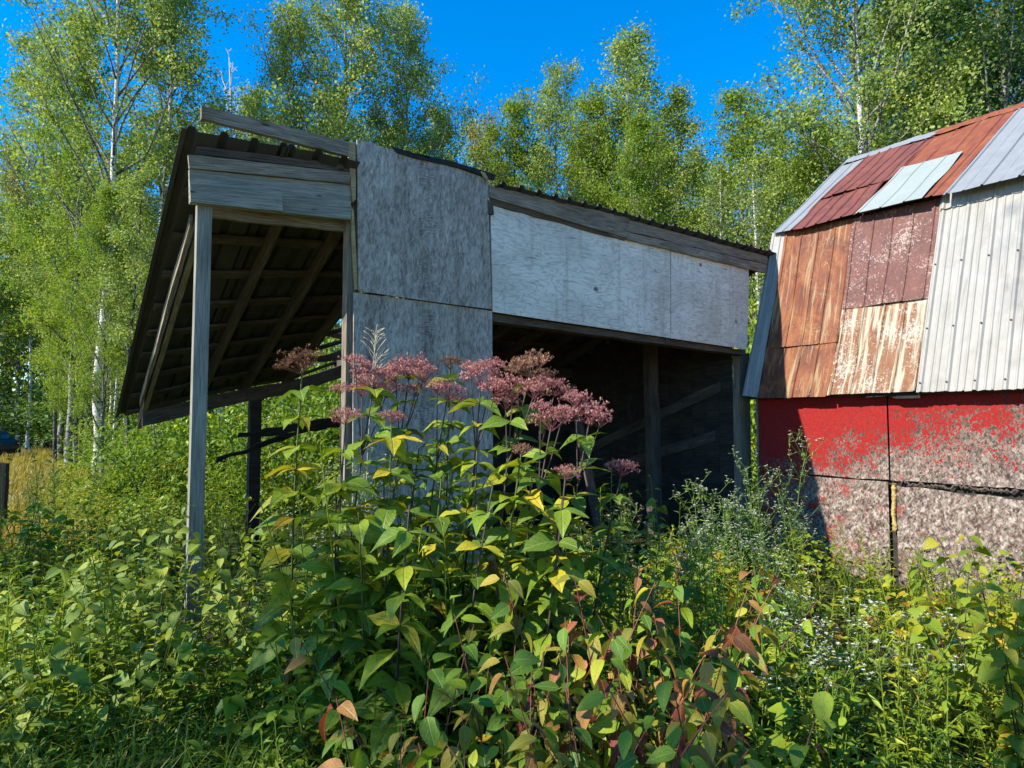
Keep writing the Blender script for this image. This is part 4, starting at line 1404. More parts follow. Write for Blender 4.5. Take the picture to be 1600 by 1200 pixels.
plant_field('grass_tufts', [weed('grass', 510 + i) for i in range(6)], P, g0.uniform(.7, 1.3, len(P)), g0.normal(0, .12, len(P)) + np.where(g0.rand(len(P)) < .1, .4, 0), 'grass', 'long green grass growing through the weeds', 'grass', 52)
gn = np.random.RandomState(58)
P = np.stack([gn.uniform(-2.1, -.25, 620), gn.uniform(1.35, 2.9, 620), np.zeros(620)], 1)
P = P[P[:, 0] > -.95 * P[:, 1]]
plant_field('long_grass', [weed('grass', 520 + i) for i in range(6)], P, gn.uniform(.95, 1.5, len(P)), gn.normal(-.05, .12, len(P)) + np.where(gn.rand(len(P)) < .08, .45, 0), 'grass', 'long arching grass in the shaded corner of the foreground', 'grass', 59)
# the sunlit meadow strip by the car
gm = np.random.RandomState(61)
Y = gm.uniform(6.5, 40, 5200); X = -Y * gm.uniform(.60, 1.05, 5200) - .2
P = np.stack([X, Y, ground_z(X, Y)], 1)
plant_field('meadow_grass', [weed('meadow', 610 + i) for i in range(6)], P, gm.uniform(.7, 1.25, 5200) * np.where(Y > 14, 1.3, 1), gm.normal(0, .2, 5200), 'dry_grass', 'dry yellow meadow grass in the sun beside the car', 'grass', 62)
Y = gm.uniform(6.0, 34, 1200); X = -Y * gm.uniform(.5, .70, 1200) - .2
P = np.stack([X, Y, ground_z(X, Y)], 1)
plant_field('meadow_weeds', [weed('floor', 630 + i) for i in range(4)], P, gm.uniform(.7, 1.1, 1200), gm.normal(.12, .1, 1200), 'cover', 'green weeds mixed into the dry meadow grass', 'weeds', 63)
# forest floor growth behind the buildings
Y = gm.uniform(10, 40, 2800); X = Y * gm.uniform(-.85, .75, 2800)
P = np.stack([X, Y, ground_z(X, Y)], 1)
qb = P - BARN0
P = P[~((qb @ U > -.1) & (qb @ N < 1) & (qb @ U < 6)) & ~(P[:, 0] < -.56 * P[:, 1])]
plant_field('forest_floor', [weed('floor', 650 + i) for i in range(4)], P, gm.uniform(1.4, 2.8, len(P)), gm.normal(-.02, .12, len(P)), 'cover', 'leafy undergrowth on the floor of the wood', 'undergrowth', 64)

# ------------------------------------------------------------------ plants with leaves of their own
LM = {}
def lm(key, stops, n, width, fold, droop, shape, trans=.27, variants=3, curl=.0):
    mat = leaf_mat(key + '_leaf', stops, trans, 'obj', True)
    out = []
    for i in range(variants):
        V, Q, uv = leaf_geo(n, width * (1 + .12 * (i - 1)), fold + .05 * i, droop * (.6 + .5 * i), shape, curl)
        out.append(np_mesh('leaf', V, Q, np.zeros((0, 3), int), uv, np.zeros(len(V)), mat, True))
    LM[key] = out


lm('joe', [(0, (0.081, 0.152, 0.016)), (.5, (0.156, 0.254, 0.020)), (.85, (0.285, 0.347, 0.020)), (1.0, (0.626, 0.447, 0.027))], 6, .52, .2, .40, 'lance', curl=.06)
lm('withered', [(0, (0.046, 0.029, 0.017)), (.5, (0.117, 0.072, 0.034)), (1.0, (0.286, 0.182, 0.054))], 6, .26, .7, .8, 'lance', .25, 3, .14)
lm('yellowing', [(0, (0.205, 0.233, 0.018)), (.6, (0.358, 0.294, 0.022)), (1.0, (0.461, 0.269, 0.026))], 6, .34, .25, .4, 'lance')
lm('dogwood', [(0, (0.066, 0.148, 0.016)), (.45, (0.132, 0.247, 0.019)), (.8, (0.264, 0.356, 0.021)), (1.0, (0.474, 0.434, 0.026))], 6, .58, .22, .3, 'ovate')
lm('dogwood_olive', [(0, (0.138, 0.151, 0.019)), (.5, (0.240, 0.221, 0.023)), (1.0, (0.388, 0.284, 0.030))], 6, .56, .25, .35, 'ovate')
lm('dogwood_red', [(0, (.17, .024, .018)), (.35, (.29, .065, .032)), (.7, (.38, .16, .05)), (1.0, (.44, .26, .05))], 6, .54, .3, .45, 'ovate')
lm('raspberry', [(0, (0.107, 0.184, 0.026)), (.5, (0.199, 0.283, 0.035)), (1.0, (0.364, 0.389, 0.035))], 6, .72, .2, .2, 'heart')
lm('maple', [(0, (0.131, 0.224, 0.013)), (.6, (0.247, 0.308, 0.016)), (.9, (0.377, 0.335, 0.019)), (1.0, (0.552, 0.335, 0.029))], 5, .8, .2, .25, 'heart')


def flower_mat(name, stops):
    return leaf_mat(name, stops, .25, 'tint', False, .7, .1)


FL = {}
FL['pink'] = flower_mat('pink_floret', [(0, (0.151, 0.054, 0.056)), (.4, (0.416, 0.150, 0.151)), (.8, (0.624, 0.301, 0.291)), (1, (0.699, 0.495, 0.425))])
FL['mauve'] = flower_mat('mauve_floret', [(0, (0.146, 0.048, 0.048)), (.4, (0.379, 0.136, 0.139)), (.8, (0.562, 0.271, 0.244)), (1, (0.684, 0.468, 0.351))])
FL['brown'] = flower_mat('brown_floret', [(0, (0.054, 0.025, 0.017)), (.4, (0.162, 0.075, 0.047)), (.8, (0.292, 0.148, 0.085)), (1, (0.389, 0.247, 0.132))])
FL['faded'] = flower_mat('faded_floret', [(0, (0.113, 0.049, 0.039)), (.4, (0.312, 0.148, 0.109)), (.8, (0.454, 0.267, 0.159)), (1, (0.520, 0.376, 0.217))])


def corymb(seed, col):
    g = np.random.RandomState(seed)
    mb = MB()
    nb = 15
    cen = []
    for i in range(nb):
        a = i * 2.4; rr = math.sqrt((i + .5) / nb)
        tip = np.array([math.cos(a) * rr * .85, math.sin(a) * rr * .85, .75 - .35 * rr ** 2 + g.normal(0, .08)])
        tube(mb, [np.array([0, 0, 0]), tip * np.array([.5, .5, .55]), tip], [.022, .016, .012], 3, .3, False)
        for k in range(9):
            e = tip + g.normal(0, .17, 3) * np.array([1, 1, .6]) + np.array([0, 0, .10])
            tube(mb, [tip * .93, e], [.009, .007], 3, .35, False)
            cen.append(e)
    cen = np.array(cen)
    n = len(cen) * 7
    pos = np.repeat(cen, 7, 0) + g.normal(0, .028, (n, 3))
    d = nrmz(g.normal(0, .55, (n, 3)) + np.array([0, 0, .9]))
    M = frames(d, nrmz(g.normal(0, 1, (n, 3)))) * g.uniform(.06, .12, n)[:, None, None]
    scatter(mb, kite(.42, .3, .1), M, pos, np.clip(np.repeat(g.normal(.55, .18, len(cen)), 7) + g.normal(0, .14, n), 0, 1))
    return mb.mesh('flower_head', FL[col])


HEADS = {c: [corymb(700 + 13 * i + j, c) for j in range(3)] for i, c in enumerate(FL)}
PR = random.Random(99)


def leaf_at(o, key, p, d, size, up=(0, 0, 1), roll=0.0, name='leaf'):
    d = Vector([float(x) for x in d]).normalized()
    upv = (Vector(up) + Vector((PR.gauss(0, .2), PR.gauss(0, .2), 0))).normalized()
    x = d.cross(upv)
    x = x.normalized() if x.length > 1e-3 else Vector((1, 0, 0))
    z = x.cross(d)
    m = Matrix(((x.x, d.x, z.x), (x.y, d.y, z.y), (x.z, d.z, z.z))).to_4x4()
    m = Matrix.Translation(Vector([float(v) for v in p])) @ m @ Matrix.Rotation(roll, 4, 'Y') @ Matrix.Scale(size, 4)
    return link(name, PR.choice(LM[key]), o, m)


def joe_pye(px, py, dist, bx, col, size, label, extra=()):
    top = at(px, py, dist)
    base = np.array([(bx - 800) / 1000 * dist, dist + PR.uniform(-.1, .1), -.03])
    o = empty('joe_pye_weed', base)
    tag(o, label, 'wildflower', 'tall pink-headed wildflowers in front of the shed' if col else 'leafy stems without flower heads in the pink-headed clump')
    rel = top - base
    s = np.linspace(0, 1, 12)[:, None]
    bend = np.array([PR.uniform(-.05, .05), PR.uniform(-.04, .04), 0])
    path = rel * np.concatenate([s ** 1.25, s ** 1.25, s], 1) + bend * np.sin(s * 3.14)
    mb = MB()
    tube(mb, path, np.linspace(.0075, .0035, 12), 6)
    H = rel[2]
    yaw = PR.random() * 6
    heads = [(path[-1], size)] if col else []
    for (ex, ey, es) in extra:
        e = at(ex, ey, dist + PR.uniform(-.08, .08)) - base
        k = path[-3]
        tube(mb, [k, k * .5 + e * .5 + np.array([0, 0, -.02]), e], [.0035, .003, .0025], 5)
        heads.append((e, es))
    mb.build('stem', MAT['dark_stem' if PR.random() < .6 else 'stem'], o, True)
    for (p, sz) in heads:
        r = .095 * sz
        m = Matrix.Translation(Vector([float(v) for v in p]) + Vector((0, 0, -.35 * r))) @ Matrix.Rotation(PR.random() * 6, 4, 'Z') @ Matrix.Rotation(PR.gauss(0, .2), 4, 'X') @ Matrix.Scale(r, 4)
        link('flower_head', PR.choice(HEADS[col]), o, m)
    z = .30
    while z < H - .03:
        u = z / H
        p = np.array([np.interp(z, path[:, 2], path[:, c]) for c in range(3)])
        nlv = PR.choice((4, 4, 5, 5))
        L = .172 * (1.05 - .55 * max(0, u - .45)) * PR.uniform(.8, 1.15)
        for k in range(nlv):
            a = yaw + k * 6.28 / nlv + PR.gauss(0, .15)
            low = u < .55
            key = 'joe'
            rr = PR.random()
            if u < .4 and rr < .4: key = 'withered'
            elif rr < .07: key = 'yellowing'
            dz = PR.gauss(.12, .22) - (1.2 if key == 'withered' else 0)
            leaf_at(o, key, p, (math.cos(a), math.sin(a), dz), L * PR.uniform(.75, 1.1), roll=PR.gauss(0, .25))
        yaw += .7
        z += PR.uniform(.10, .15)


JP = [
    (473, 572, 3.0, 478, 'brown', 1.25, 'joe-pye weed with one wide dried brown head before the rear beam, farthest from the barn', ()),
    (585, 597, 2.95, 548, 'pink', 1.2, 'joe-pye weed with a loose spray of pink heads at the edge of the strand board', ((555, 575, .9), (605, 612, .9), (565, 612, .8))),
    (640, 580, 3.05, 592, 'mauve', 1.2, 'joe-pye weed with rosy heads over the strand board, taller than the loose spray beside it', ((663, 588, .85), (618, 588, .8), (650, 612, .7))),
    (540, 655, 2.75, 541, 'pink', .75, 'short joe-pye weed with one bright pink head on a dark stem', ((532, 610, .5),)),
    (612, 655, 2.7, 578, 'mauve', .65, 'short joe-pye weed with one dark mauve head low against the board', ()),
    (703, 570, 3.3, 690, 'brown', .75, 'joe-pye weed with a flat brown head at mid strand board', ()),
    (700, 615, 3.05, 652, 'pink', .9, 'joe-pye weed with faded pink heads under the flat brown one', ((683, 607, .7), (715, 628, .6))),
    (752, 592, 3.0, 692, 'pink', 1.15, 'joe-pye weed with bright pink heads crossing the board corner', ((770, 575, .7), (735, 577, .6), (775, 610, .9))),
    (830, 578, 3.15, 748, 'faded', 1.35, 'joe-pye weed with the tallest tawny pink head against the dark bay', ((850, 592, .8), (812, 575, .7))),
    (802, 612, 2.95, 722, 'mauve', 1.1, 'joe-pye weed with dense mauve heads below the tallest tawny one', ((790, 632, .8), (835, 615, .8))),
    (868, 610, 3.1, 775, 'mauve', .85, 'joe-pye weed with a small mauve head leaning out over the dark bay', ((846, 605, .9),)),
    (862, 662, 2.8, 765, 'pink', 1.05, 'joe-pye weed with a pale pink double head in the dark bay', ((880, 648, .7), (845, 640, .6))),
    (922, 652, 2.95, 815, 'pink', 1.2, 'joe-pye weed with pink heads standing out alone over the dark bay', ((900, 628, .8), (938, 660, .7))),
    (884, 742, 2.6, 800, 'pink', .6, 'low joe-pye weed with a small pink head among yellowing leaves', ()),
    (972, 735, 2.95, 905, 'mauve', .85, 'joe-pye weed with a drooping rose head next to the inner post', ()),
    (815, 705, 2.65, 740, 'faded', .5, 'low joe-pye weed with a little orange-pink head in the thick of the leaves', ()),
]
for j in JP: joe_pye(*j)
for (x, y, d, b) in ((525, 745, 2.75, 520), (600, 735, 2.9, 575), (655, 700, 3.1, 640), (690, 745, 2.75, 660), (745, 705, 2.95, 705), (770, 760, 2.6, 735), (830, 745, 2.75, 780), (880, 775, 2.7, 820), (640, 790, 2.5, 620), (560, 800, 2.6, 555)):
    joe_pye(x, y, d, b, None, 0, 'leafy stem without a flower head among the pink-headed wildflowers')


def dogwood(px, py, dist, n, mixk, label, size=.086, spread=.46, name='dogwood_shrub', group='dogwood shrubs turning red', stem='red_stem'):
    """several arching stems with large opposite leaves"""
    top = at(px, py, dist)
    base = np.array([top[0], top[1], -.03])
    o = empty(name, base)
    tag(o, label, 'shrub', group)
    H = top[2]
    ns = max(5, n // 7)
    for i in range(ns):
        az = i * 2.4 + PR.random()
        sp = spread * PR.uniform(.35, 1.1)
        tip = np.array([math.cos(az) * sp, math.sin(az) * sp, H * PR.uniform(.72, 1.0)])
        s = np.linspace(0, 1, 9)[:, None]
        path = np.concatenate([tip[:1] * s ** 1.6, tip[1:2] * s ** 1.6, tip[2:] * s ** .9], 1)
        mb = MB()
        tube(mb, path, np.linspace(.0045, .0014, 9), 5)
        mb.build('stem', MAT[stem], o, True)
        nn = max(9, n // ns)
        for k in range(nn):
            u = .26 + .75 * (k + .7) / nn
            p = np.array([np.interp(u, s[:, 0], path[:, c]) for c in range(3)])
            a0 = k * 1.57 + az
            for sd_ in (0, math.pi):
                a = a0 + sd_ + PR.gauss(0, .3)
                d = np.array([math.cos(a) + tip[0], math.sin(a) + tip[1] - .15, PR.gauss(-.35, .35)])
                key = PR.choice(mixk)
                leaf_at(o, key, p + nrmz(d) * .018, d, size * PR.uniform(.7, 1.25) * (1.1 - .25 * u), roll=PR.gauss(0, .35))


RED = ['dogwood_red', 'dogwood_red', 'dogwood_red', 'dogwood_olive', 'dogwood', 'dogwood_olive']
OLV = ['dogwood_olive', 'dogwood_olive', 'dogwood', 'dogwood', 'dogwood_red', 'dogwood']
GRN = ['dogwood', 'dogwood', 'dogwood', 'dogwood_olive']
for q in ((960, 885, 2.2, 72, RED, 'dogwood shrub with the reddest leaves, below the inner post'), (1070, 872, 2.35, 72, RED, 'dogwood shrub with red and yellow leaves next to the white asters'),
          (880, 880, 2.25, 36, OLV, 'olive and brown-leaved dogwood below the pink flowers'), (1010, 985, 1.85, 36, OLV, 'dogwood with large olive leaves lying over the red shrub'),
          (900, 1000, 1.8, 34, OLV, 'olive dogwood with hanging brown leaves in front of the red shrub'), (740, 1040, 1.75, 30, OLV, 'dogwood with purple-brown hanging leaves in the middle of the foreground'),
          (650, 960, 2.1, 28, OLV, 'dogwood with a rusty drooping leaf pair beside the dark flower stem'), (620, 1090, 1.6, 22, RED, 'small dogwood with purple leaves at the lower edge of the picture'),
          (1150, 1060, 1.7, 28, OLV, 'dogwood with long olive leaves on red twigs, low beside the grass'), (1090, 950, 2.1, 34, GRN, 'greenest dogwood between the red shrubs and the asters'),
          (780, 930, 2.2, 34, GRN, 'green dogwood with glossy oval leaves in the shade of the flowers'), (820, 1080, 1.65, 28, GRN, 'green dogwood low in front of the olive ones'),
          (960, 1090, 1.6, 26, GRN, 'green-leaved dogwood at the foot of the large olive one'), (1130, 860, 2.9, 32, GRN, 'yellow-green dogwood in front of the white asters')):
    dogwood(*q)
for q in ((225, 760, 4.2, 64, 'pale green raspberry thicket arching before the square post'), (180, 810, 3.7, 56, 'raspberry thicket lower and nearer than the arching one'), (265, 800, 3.6, 56, 'raspberry thicket at the foot of the square post'),
          (110, 850, 3.3, 48, 'raspberry thicket in half shade at the side of the meadow'), (230, 880, 2.9, 34, 'raspberry plant in the shade below the post'), (60, 900, 2.7, 34, 'bright raspberry plant at the side of the picture'), (322, 868, 3.5, 34, 'raspberry plant right before the foot of the square post'), (370, 790, 4.0, 30, 'raspberry plant just inside the left bay'), (420, 830, 3.5, 28, 'raspberry plant before the dark rails')):
    dogwood(q[0], q[1], q[2], q[3], ['raspberry'], q[4], .076, .42, 'raspberry_thicket', 'raspberry thickets left of the flowers', 'stem')
for q in ((1560, 800, 3.4, 34, 'maple', 'yellow-green maple sapling with orange tips before the red wall'), (1490, 850, 3.0, 28, 'maple', 'thin maple sapling nearer the asters than the orange-tipped one'), (1590, 880, 2.6, 30, 'maple', 'bright maple sapling cut by the picture edge')):
    dogwood(q[0], q[1], q[2], q[3], [q[4]], q[5], .085, .3, 'maple_sapling', 'maple saplings by the red wall', 'dark_stem')
    
# ------------------------------------------------------------------ white asters
MAT['aster_petal'] = flower_mat('aster_petal', [(0, (0.286, 0.320, 0.200)), (.4, (0.520, 0.550, 0.425)), (1, (0.780, 0.768, 0.688))])
MAT['aster_green'] = leaf_mat('aster_leaf', [(0, (0.065, 0.132, 0.030)), (.5, (0.143, 0.240, 0.045)), (1.0, (0.273, 0.336, 0.060))], .35, 'tint', False)
MAT['tawny'] = flower_mat('seed_fluff', [(0, (.18, .12, .06)), (.6, (.42, .33, .20)), (1, (.58, .50, .36))])


def aster_meshes(seed, H, fl='aster_petal', nb=12, fsz=.0125, tight=1.0):
    g = np.random.RandomState(seed)
    st, fw = MB(), MB()
    tips = []
    for sI in range(3):
        off = np.array([g.normal(0, .05), g.normal(0, .05), 0])
        top = off + np.array([g.normal(0, .13), g.normal(0, .13), H * g.uniform(.75, 1)])
        s = np.linspace(0, 1, 7)[:, None]
        main = off + (top - off) * s + g.normal(0, .008, (7, 3)) * s
        tube(st, main, np.linspace(.004, .002, 7), 4, .5, False)
        n = 34
        u = np.linspace(.12, 1, n); az = np.arange(n) * 2.4
        pp = np.stack([np.interp(u, s[:, 0], main[:, c]) for c in range(3)], 1)
        d = np.stack([np.cos(az), np.sin(az), .5 + g.normal(0, .25, n)], 1)
        M = frames(d, nrmz(np.array([0, 0, 1.0]) + g.normal(0, .3, (n, 3)))) * (g.uniform(.05, .10, n) * (1.1 - .5 * u))[:, None, None]
        scatter(st, kite(.27, .2, .3), M, pp, np.clip(.5 + g.normal(0, .15, n), 0, 1))
        for b in range(nb):
            ub = g.uniform(.5, 1.0)
            p0 = np.array([np.interp(ub, s[:, 0], main[:, c]) for c in range(3)])
            a = g.rand() * 6.28
            l = (.10 + .28 * (1.05 - ub)) * tight * g.uniform(.6, 1.1)
            p1 = p0 + np.array([math.cos(a) * l * .75, math.sin(a) * l * .75, l * .75])
            tube(st, [p0, p0 * .45 + p1 * .55 + np.array([0, 0, -.01]), p1], [.002, .0016, .0012], 3, .6, False)
            k = 4
            d2 = nrmz(g.normal(0, 1, (k, 3)) + np.array([0, 0, .3]))
            scatter(st, kite(.22, .2, .2), frames(d2) * g.uniform(.02, .04, k)[:, None, None], p0 + (p1 - p0) * g.rand(k, 1), np.clip(.6 + g.normal(0, .15, k), 0, 1))
            for q in range(5):
                e = p1 + g.normal(0, .017, 3) + np.array([0, 0, .018])
                tube(st, [p1, e], [.0012, .001], 3, .6, False)
                tips.append(e)
    tips = np.array(tips)
    k = 8
    n = len(tips) * k
    ang = np.tile(np.arange(k) * 6.283 / k, len(tips)) + np.repeat(g.rand(len(tips)) * 6, k)
    d = np.stack([np.cos(ang), np.sin(ang), .45 + g.normal(0, .25, n)], 1)
    M = frames(d) * (fsz * np.repeat(g.uniform(.5, 1.1, len(tips)), k))[:, None, None]
    scatter(fw, kite(.5, .1, .1), M, np.repeat(tips, k, 0), np.clip(np.repeat(g.normal(.5, .2, len(tips)), k) + g.normal(0, .12, n), 0, 1))
    return st.mesh('stems_and_leaves', MAT['aster_green']), fw.mesh('flowers', MAT[fl])


AST = [aster_meshes(801 + i, 1.0) for i in range(4)]
TAW = [aster_meshes(831 + i, 1.0, 'tawny', 12, .017, .6) for i in range(2)]


def aster(px, py, dist, label, src=None, name='white_aster', cat='wildflower', group='white asters before the barn', wide=1.0):
    top = at(px, py, dist)
    o = empty(name, (top[0], top[1], -.02), PR.random() * 6.28)
    s = top[2] + .02
    o.scale = (wide, wide, s)
    tag(o, label, cat, group)
    a, b = PR.choice(src or AST)
    x = link('stems_and_leaves', a, o)
    x['kind'] = 'stuff'
    x = link('flowers', b, o)
    x['kind'] = 'stuff'


for q in ((1190, 690, 5.3, 'tallest white aster against the dark bay by the barn corner', None, 'white_aster', 'wildflower', 'white asters before the barn', 1.35), (1130, 735, 5.0, 'white aster spreading towards the inner post', None, 'white_aster', 'wildflower', 'white asters before the barn', 1.3), (1235, 745, 5.2, 'white aster in front of the shaded end of the red wall'),
          (1165, 760, 4.6, 'white aster in front of the tallest one'), (1215, 775, 4.5, 'white aster low before the wall shadow edge'), (1075, 800, 4.6, 'small white aster beside the foot of the inner post'),
          (1105, 790, 4.2, 'white aster between the small one and the tallest one'), (1200, 850, 3.5, 'white aster in front of the yellow-green dogwood'),
          (1290, 900, 3.0, 'white aster in the sunny weeds, nearer than the wall ones', None, 'white_aster', 'wildflower', 'white asters before the barn', .7),
          (1220, 930, 2.7, 'white aster at the edge of the dogwoods'), (1350, 910, 2.9, 'white aster in the middle of the sunny weeds')):
    aster(*q)
for q in ((1000, 750, 3.6, 'tawny seeding goldenrod beside the inner post'), (960, 770, 3.3, 'fluffy seed-headed goldenrod under the drooping rose flower'), (1015, 790, 3.3, 'low tawny goldenrod before the inner post'), (70, 712, 7.6, 'brown seeding weed at the corner of the yellow meadow'), (108, 695, 8.2, 'brown seeding weed between the meadow and the bushes')):
    aster(*q, TAW, 'seeding_goldenrod', 'wildflower', 'seeding goldenrod')
for q in ((575, 705, 3.3, 'cream boneset flowers between the pink-headed stems on the board side'), (620, 700, 3.4, 'cream boneset flowers in front of the strand board'), (520, 720, 3.35, 'cream boneset flowers beside the dark rails')):
    aster(*q, None, 'boneset', 'wildflower', 'cream flowers among the joe-pye stems', .8)


# ------------------------------------------------------------------ ferns, reed grass, small things
def frond(seed):
    g = np.random.RandomState(seed)
    mb = MB()
    s = np.linspace(0, 1, 9)[:, None]
    p = np.array([[0, 1.0, 0]]) * s + np.array([[0, 0, 1.0]]) * (.55 * s - .75 * s ** 2.2)
    tube(mb, p, np.linspace(.009, .003, 9), 3, .4, False)
    for k in range(1, 20):
        u = k / 20
        c = np.array([np.interp(u, s[:, 0], p[:, j]) for j in range(3)])
        L = .30 * math.sin(math.pi * min(1, u * .8 + .2)) ** .9
        for sd_ in (-1, 1):
            d = np.array([[sd_, .35, -.12 + g.normal(0, .06)]])
            scatter(mb, kite(.26, .15, .2), frames(d) * L, c[None], np.array([.5 + g.normal(0, .1)]))
    return mb.mesh('frond', MAT['herb'])


FR = [frond(901 + i) for i in range(3)]


def fern(x, y, size, label):
    o = empty('fern', (x, y, 0), PR.random() * 6.28)
    tag(o, label, 'fern', 'ferns low in the foreground')
    for k in range(8):
        m = Matrix.Rotation(k * .785 + PR.gauss(0, .2), 4, 'Z') @ Matrix.Rotation(PR.uniform(.1, .5), 4, 'X') @ Matrix.Scale(size * PR.uniform(.8, 1.15), 4)
        link('frond', PR.choice(FR), o, m)


def gxy(px, py, z=.35):
    r = ray(px, py)
    k = (z - EYE[2]) / r[2]
    p = EYE + r * k
    return p[0], p[1]


for px, py, sz, lb in ((280, 1070, .42, 'fern in the shade between grass and the lit weeds'), (360, 1040, .40, 'fern beside the dark stem of the first pink flower'), (200, 1080, .38, 'fern deepest in the shade on the grass side'), (430, 1150, .36, 'fern at the lower edge under the watered grass'), (330, 1120, .36, 'small fern in front of the other ferns'), (1330, 1040, .35, 'fern half hidden in the dark grass before the asters')):
    x, y = gxy(px, py)
    fern(x, y, sz, lb)


def reed():
    b = at(590, 640, 3.2); b[2] = -.02
    o = empty('reed_grass', b)
    tag(o, 'pale feathery grass plume standing before the strand board', 'grass')
    mb = MB()
    top = at(588, 520, 3.2) - b
    s = np.linspace(0, 1, 9)[:, None]
    path = top * s + np.array([-.05, 0, 0]) * np.sin(s * 3.1)
    tube(mb, path, np.linspace(.003, .001, 9), 4)
    g = np.random.RandomState(5)
    for k in range(40):
        u = g.uniform(.86, 1.0)
        p = np.array([np.interp(u, s[:, 0], path[:, c]) for c in range(3)])
        a = g.rand() * 6.28
        e = p + np.array([math.cos(a) * .07, math.sin(a) * .07, .04 + .05 * g.rand()]) * (1.5 - 6 * (u - .86))
        tube(mb, [p, (p + e) / 2 + (0, 0, .01), e], [.0012, .001, .002], 3)
    m = NT('straw'); mat = m.finish((.46, .40, .26), .7)
    mb.build('plume', mat, o)


reed()


def log_end():
    a = at(767, 871, 2.62)
    b = a + np.array([.10, .62, -.60])
    o = empty('bare_log', (a + b) / 2)
    tag(o, 'bare pale branch sloping down into the leaves under the pink flowers', 'branch')
    mb = MB()
    c = (a + b) / 2
    tube(mb, [a - c, (a - c) * .3 + np.array([0, 0, .004]), b - c], [.017, .020, .022], 10)
    mb.build('wood', MAT['grey_wood'], o, True)


log_end()


def wood_post():
    b = at(1, 770, 9.0)
    o = empty('old_post', (b[0], b[1], -.05), .3)
    tag(o, 'short dark wooden post at the edge of the sunny meadow', 'post')
    mb = MB()
    h = at(1, 722, 9.0)[2] + .05
    board4(mb, (-.07, -.06, 0), (-.07, -.06, h), (.07, -.06, h - .02), (.07, -.06, 0), (0, .12, 0), 8, .004)
    mb.build('shaft', MAT['dark_wood'], o)


wood_post()


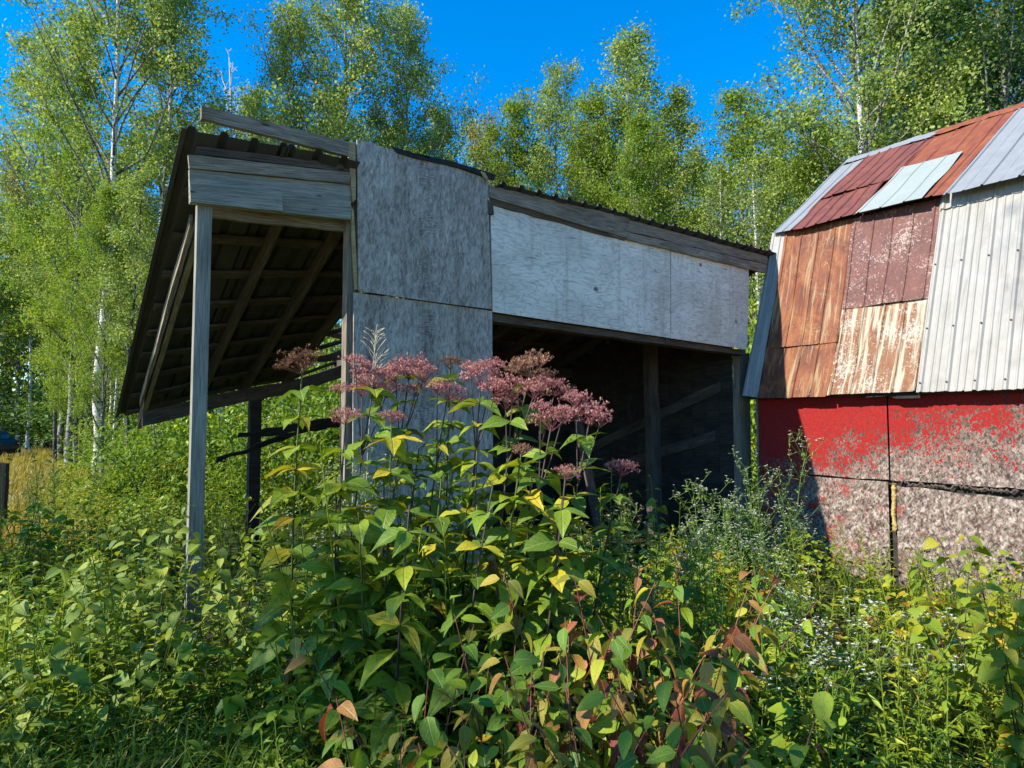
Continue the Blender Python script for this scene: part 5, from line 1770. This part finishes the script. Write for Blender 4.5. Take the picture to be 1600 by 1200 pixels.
def car():
    o = empty('parked_car', (0, 0, 0))
    D = 32.0
    p = at(-58, 690, D)
    z0 = float(ground_z(p[0], p[1]))
    o.location = (p[0], p[1], z0)
    o.rotation_euler = (0, 0, .10)
    tag(o, 'dark parked car with a sloping rear window beyond the meadow', 'car')
    paint = NT('dark_paint').finish((.012, .012, .012), .4, spec=.3)
    glass = NT('car_glass').finish((.02, .026, .034), .06, spec=.6)
    rub = NT('tyre_rubber').finish((.015, .015, .015), .85)
    rimm = NT('wheel_rim').finish((.35, .35, .36), .4, metallic=.7)
    lamp = NT('tail_lamp').finish((.25, .012, .012), .25)
    prof = [(-2.2, .42), (-2.25, .75), (-2.05, .95), (-1.25, 1.03), (-.55, 1.52), (.9, 1.56), (1.55, 1.50), (1.95, 1.05), (2.12, .98), (2.15, .55), (2.05, .36), (1.7, .34), (-1.9, .34)]
    mb = MB()
    n = len(prof)
    rings = []
    for y, ins in ((-.88, .06), (-.80, .0), (.80, .0), (.88, .06)):
        rings.append(np.array([[x * (1 - ins * .2), y * (.82 if z > 1.1 else 1.0), z - (ins * .5 if z > 1.2 else 0)] for x, z in prof]))
    for a, b in zip(rings[:-1], rings[1:]):
        v = np.concatenate([a, b]); k = np.arange(n)
        mb.add(v, np.stack([k, (k + 1) % n, (k + 1) % n + n, k + n], 1))
    for r in (rings[0], rings[-1]):
        mb.add(np.concatenate([r, [r.mean(0)]]), None, [(k, (k + 1) % n, n) for k in range(n)])
    mb.build('body', paint, o)
    def pane(name, q, off):
        m2 = MB(); prism(m2, np.array(q) + np.array(off), np.array(off) * .2, lambda p: (p[0], p[2])); m2.build(name, glass, o)
    for sy in (-1, 1):
        pane('side_window', [(-1.05, sy * .80, 1.08), (-.5, sy * .735, 1.44), (.25, sy * .735, 1.47), (.25, sy * .80, 1.08)], (0, sy * .012, 0))
        pane('side_window', [(.32, sy * .80, 1.08), (.32, sy * .735, 1.47), (1.35, sy * .735, 1.44), (1.62, sy * .80, 1.08)], (0, sy * .012, 0))
    pane('rear_window', [(1.62, -.6, 1.44), (1.62, .6, 1.44), (1.90, .66, 1.10), (1.90, -.66, 1.10)], (.018, 0, .012))
    pane('windscreen', [(-.62, -.6, 1.46), (-.62, .6, 1.46), (-1.18, .68, 1.07), (-1.18, -.68, 1.07)], (-.018, 0, .012))
    for sy in (-1, 1):
        m2 = MB(); boxl(m2, (2.10, sy * .72 - .1, .82), (2.165, sy * .72 + .1, .96)); m2.build('tail_light', lamp, o)
        for x in (-1.4, 1.3):
            m2 = MB(); tube(m2, [(x, sy * .86, .31), (x, sy * .70, .31)], [.31, .31], 20); w = m2.build('wheel', rub, o)
            m3 = MB(); tube(m3, [(x, sy * .875, .31), (x, sy * .855, .31)], [.19, .2], 16); m3.build('rim', rimm, w)
    m2 = MB(); boxl(m2, (2.08, -.8, .40), (2.22, .8, .58)); m2.build('bumper', rub, o)
    for sy in (-1, 1):
        m2 = MB(); boxl(m2, (-.4, sy * .62 - .015, 1.575), (1.4, sy * .62 + .015, 1.605)); m2.build('roof_rail', rub, o)


car()

# ------------------------------------------------------------------ trees behind the viewer that dapple the foreground

def shade_tree(x, y, k, h, label, sxy=1.0):
    K = KIN[k]
    o = empty('birch_tree' if k == 'high' else 'poplar_tree', (x, y, -.05), random.random() * 6)
    s = h / K.H
    o.scale = (s * sxy, s * sxy, s)
    tag(o, label, 'tree', 'trees beside the viewer that shade the weeds')
    link('trunk', K.trunk, o)
    link('branches', K.limbs, o)
    link('crown', K.crown, o)


shade_tree(-5.2, .4, 'high', 4.7, 'young tree beside the viewer shading the grass in the corner', 1.7)
shade_tree(-3.65, -1.25, 'high', 5.9, 'small birch behind the viewer shading the weeds below the maple saplings', 1.4)
shade_tree(-5.6, -1.7, 'high', 6.2, 'thin tree behind the viewer shading the lower dogwoods')
shade_tree(-12.6, 2.4, 'dense', 10.0, 'dense young poplar beside the viewer shading the left bay of the shed')
shade_tree(-3.0, -2.0, 'young', 4.4, 'young tree behind the viewer shading the dark grass below the asters')
shade_tree(-6.9, -1.55, 'high', 15.5, 'tall bare-stemmed birch beside the viewer dappling the white roof sheets')
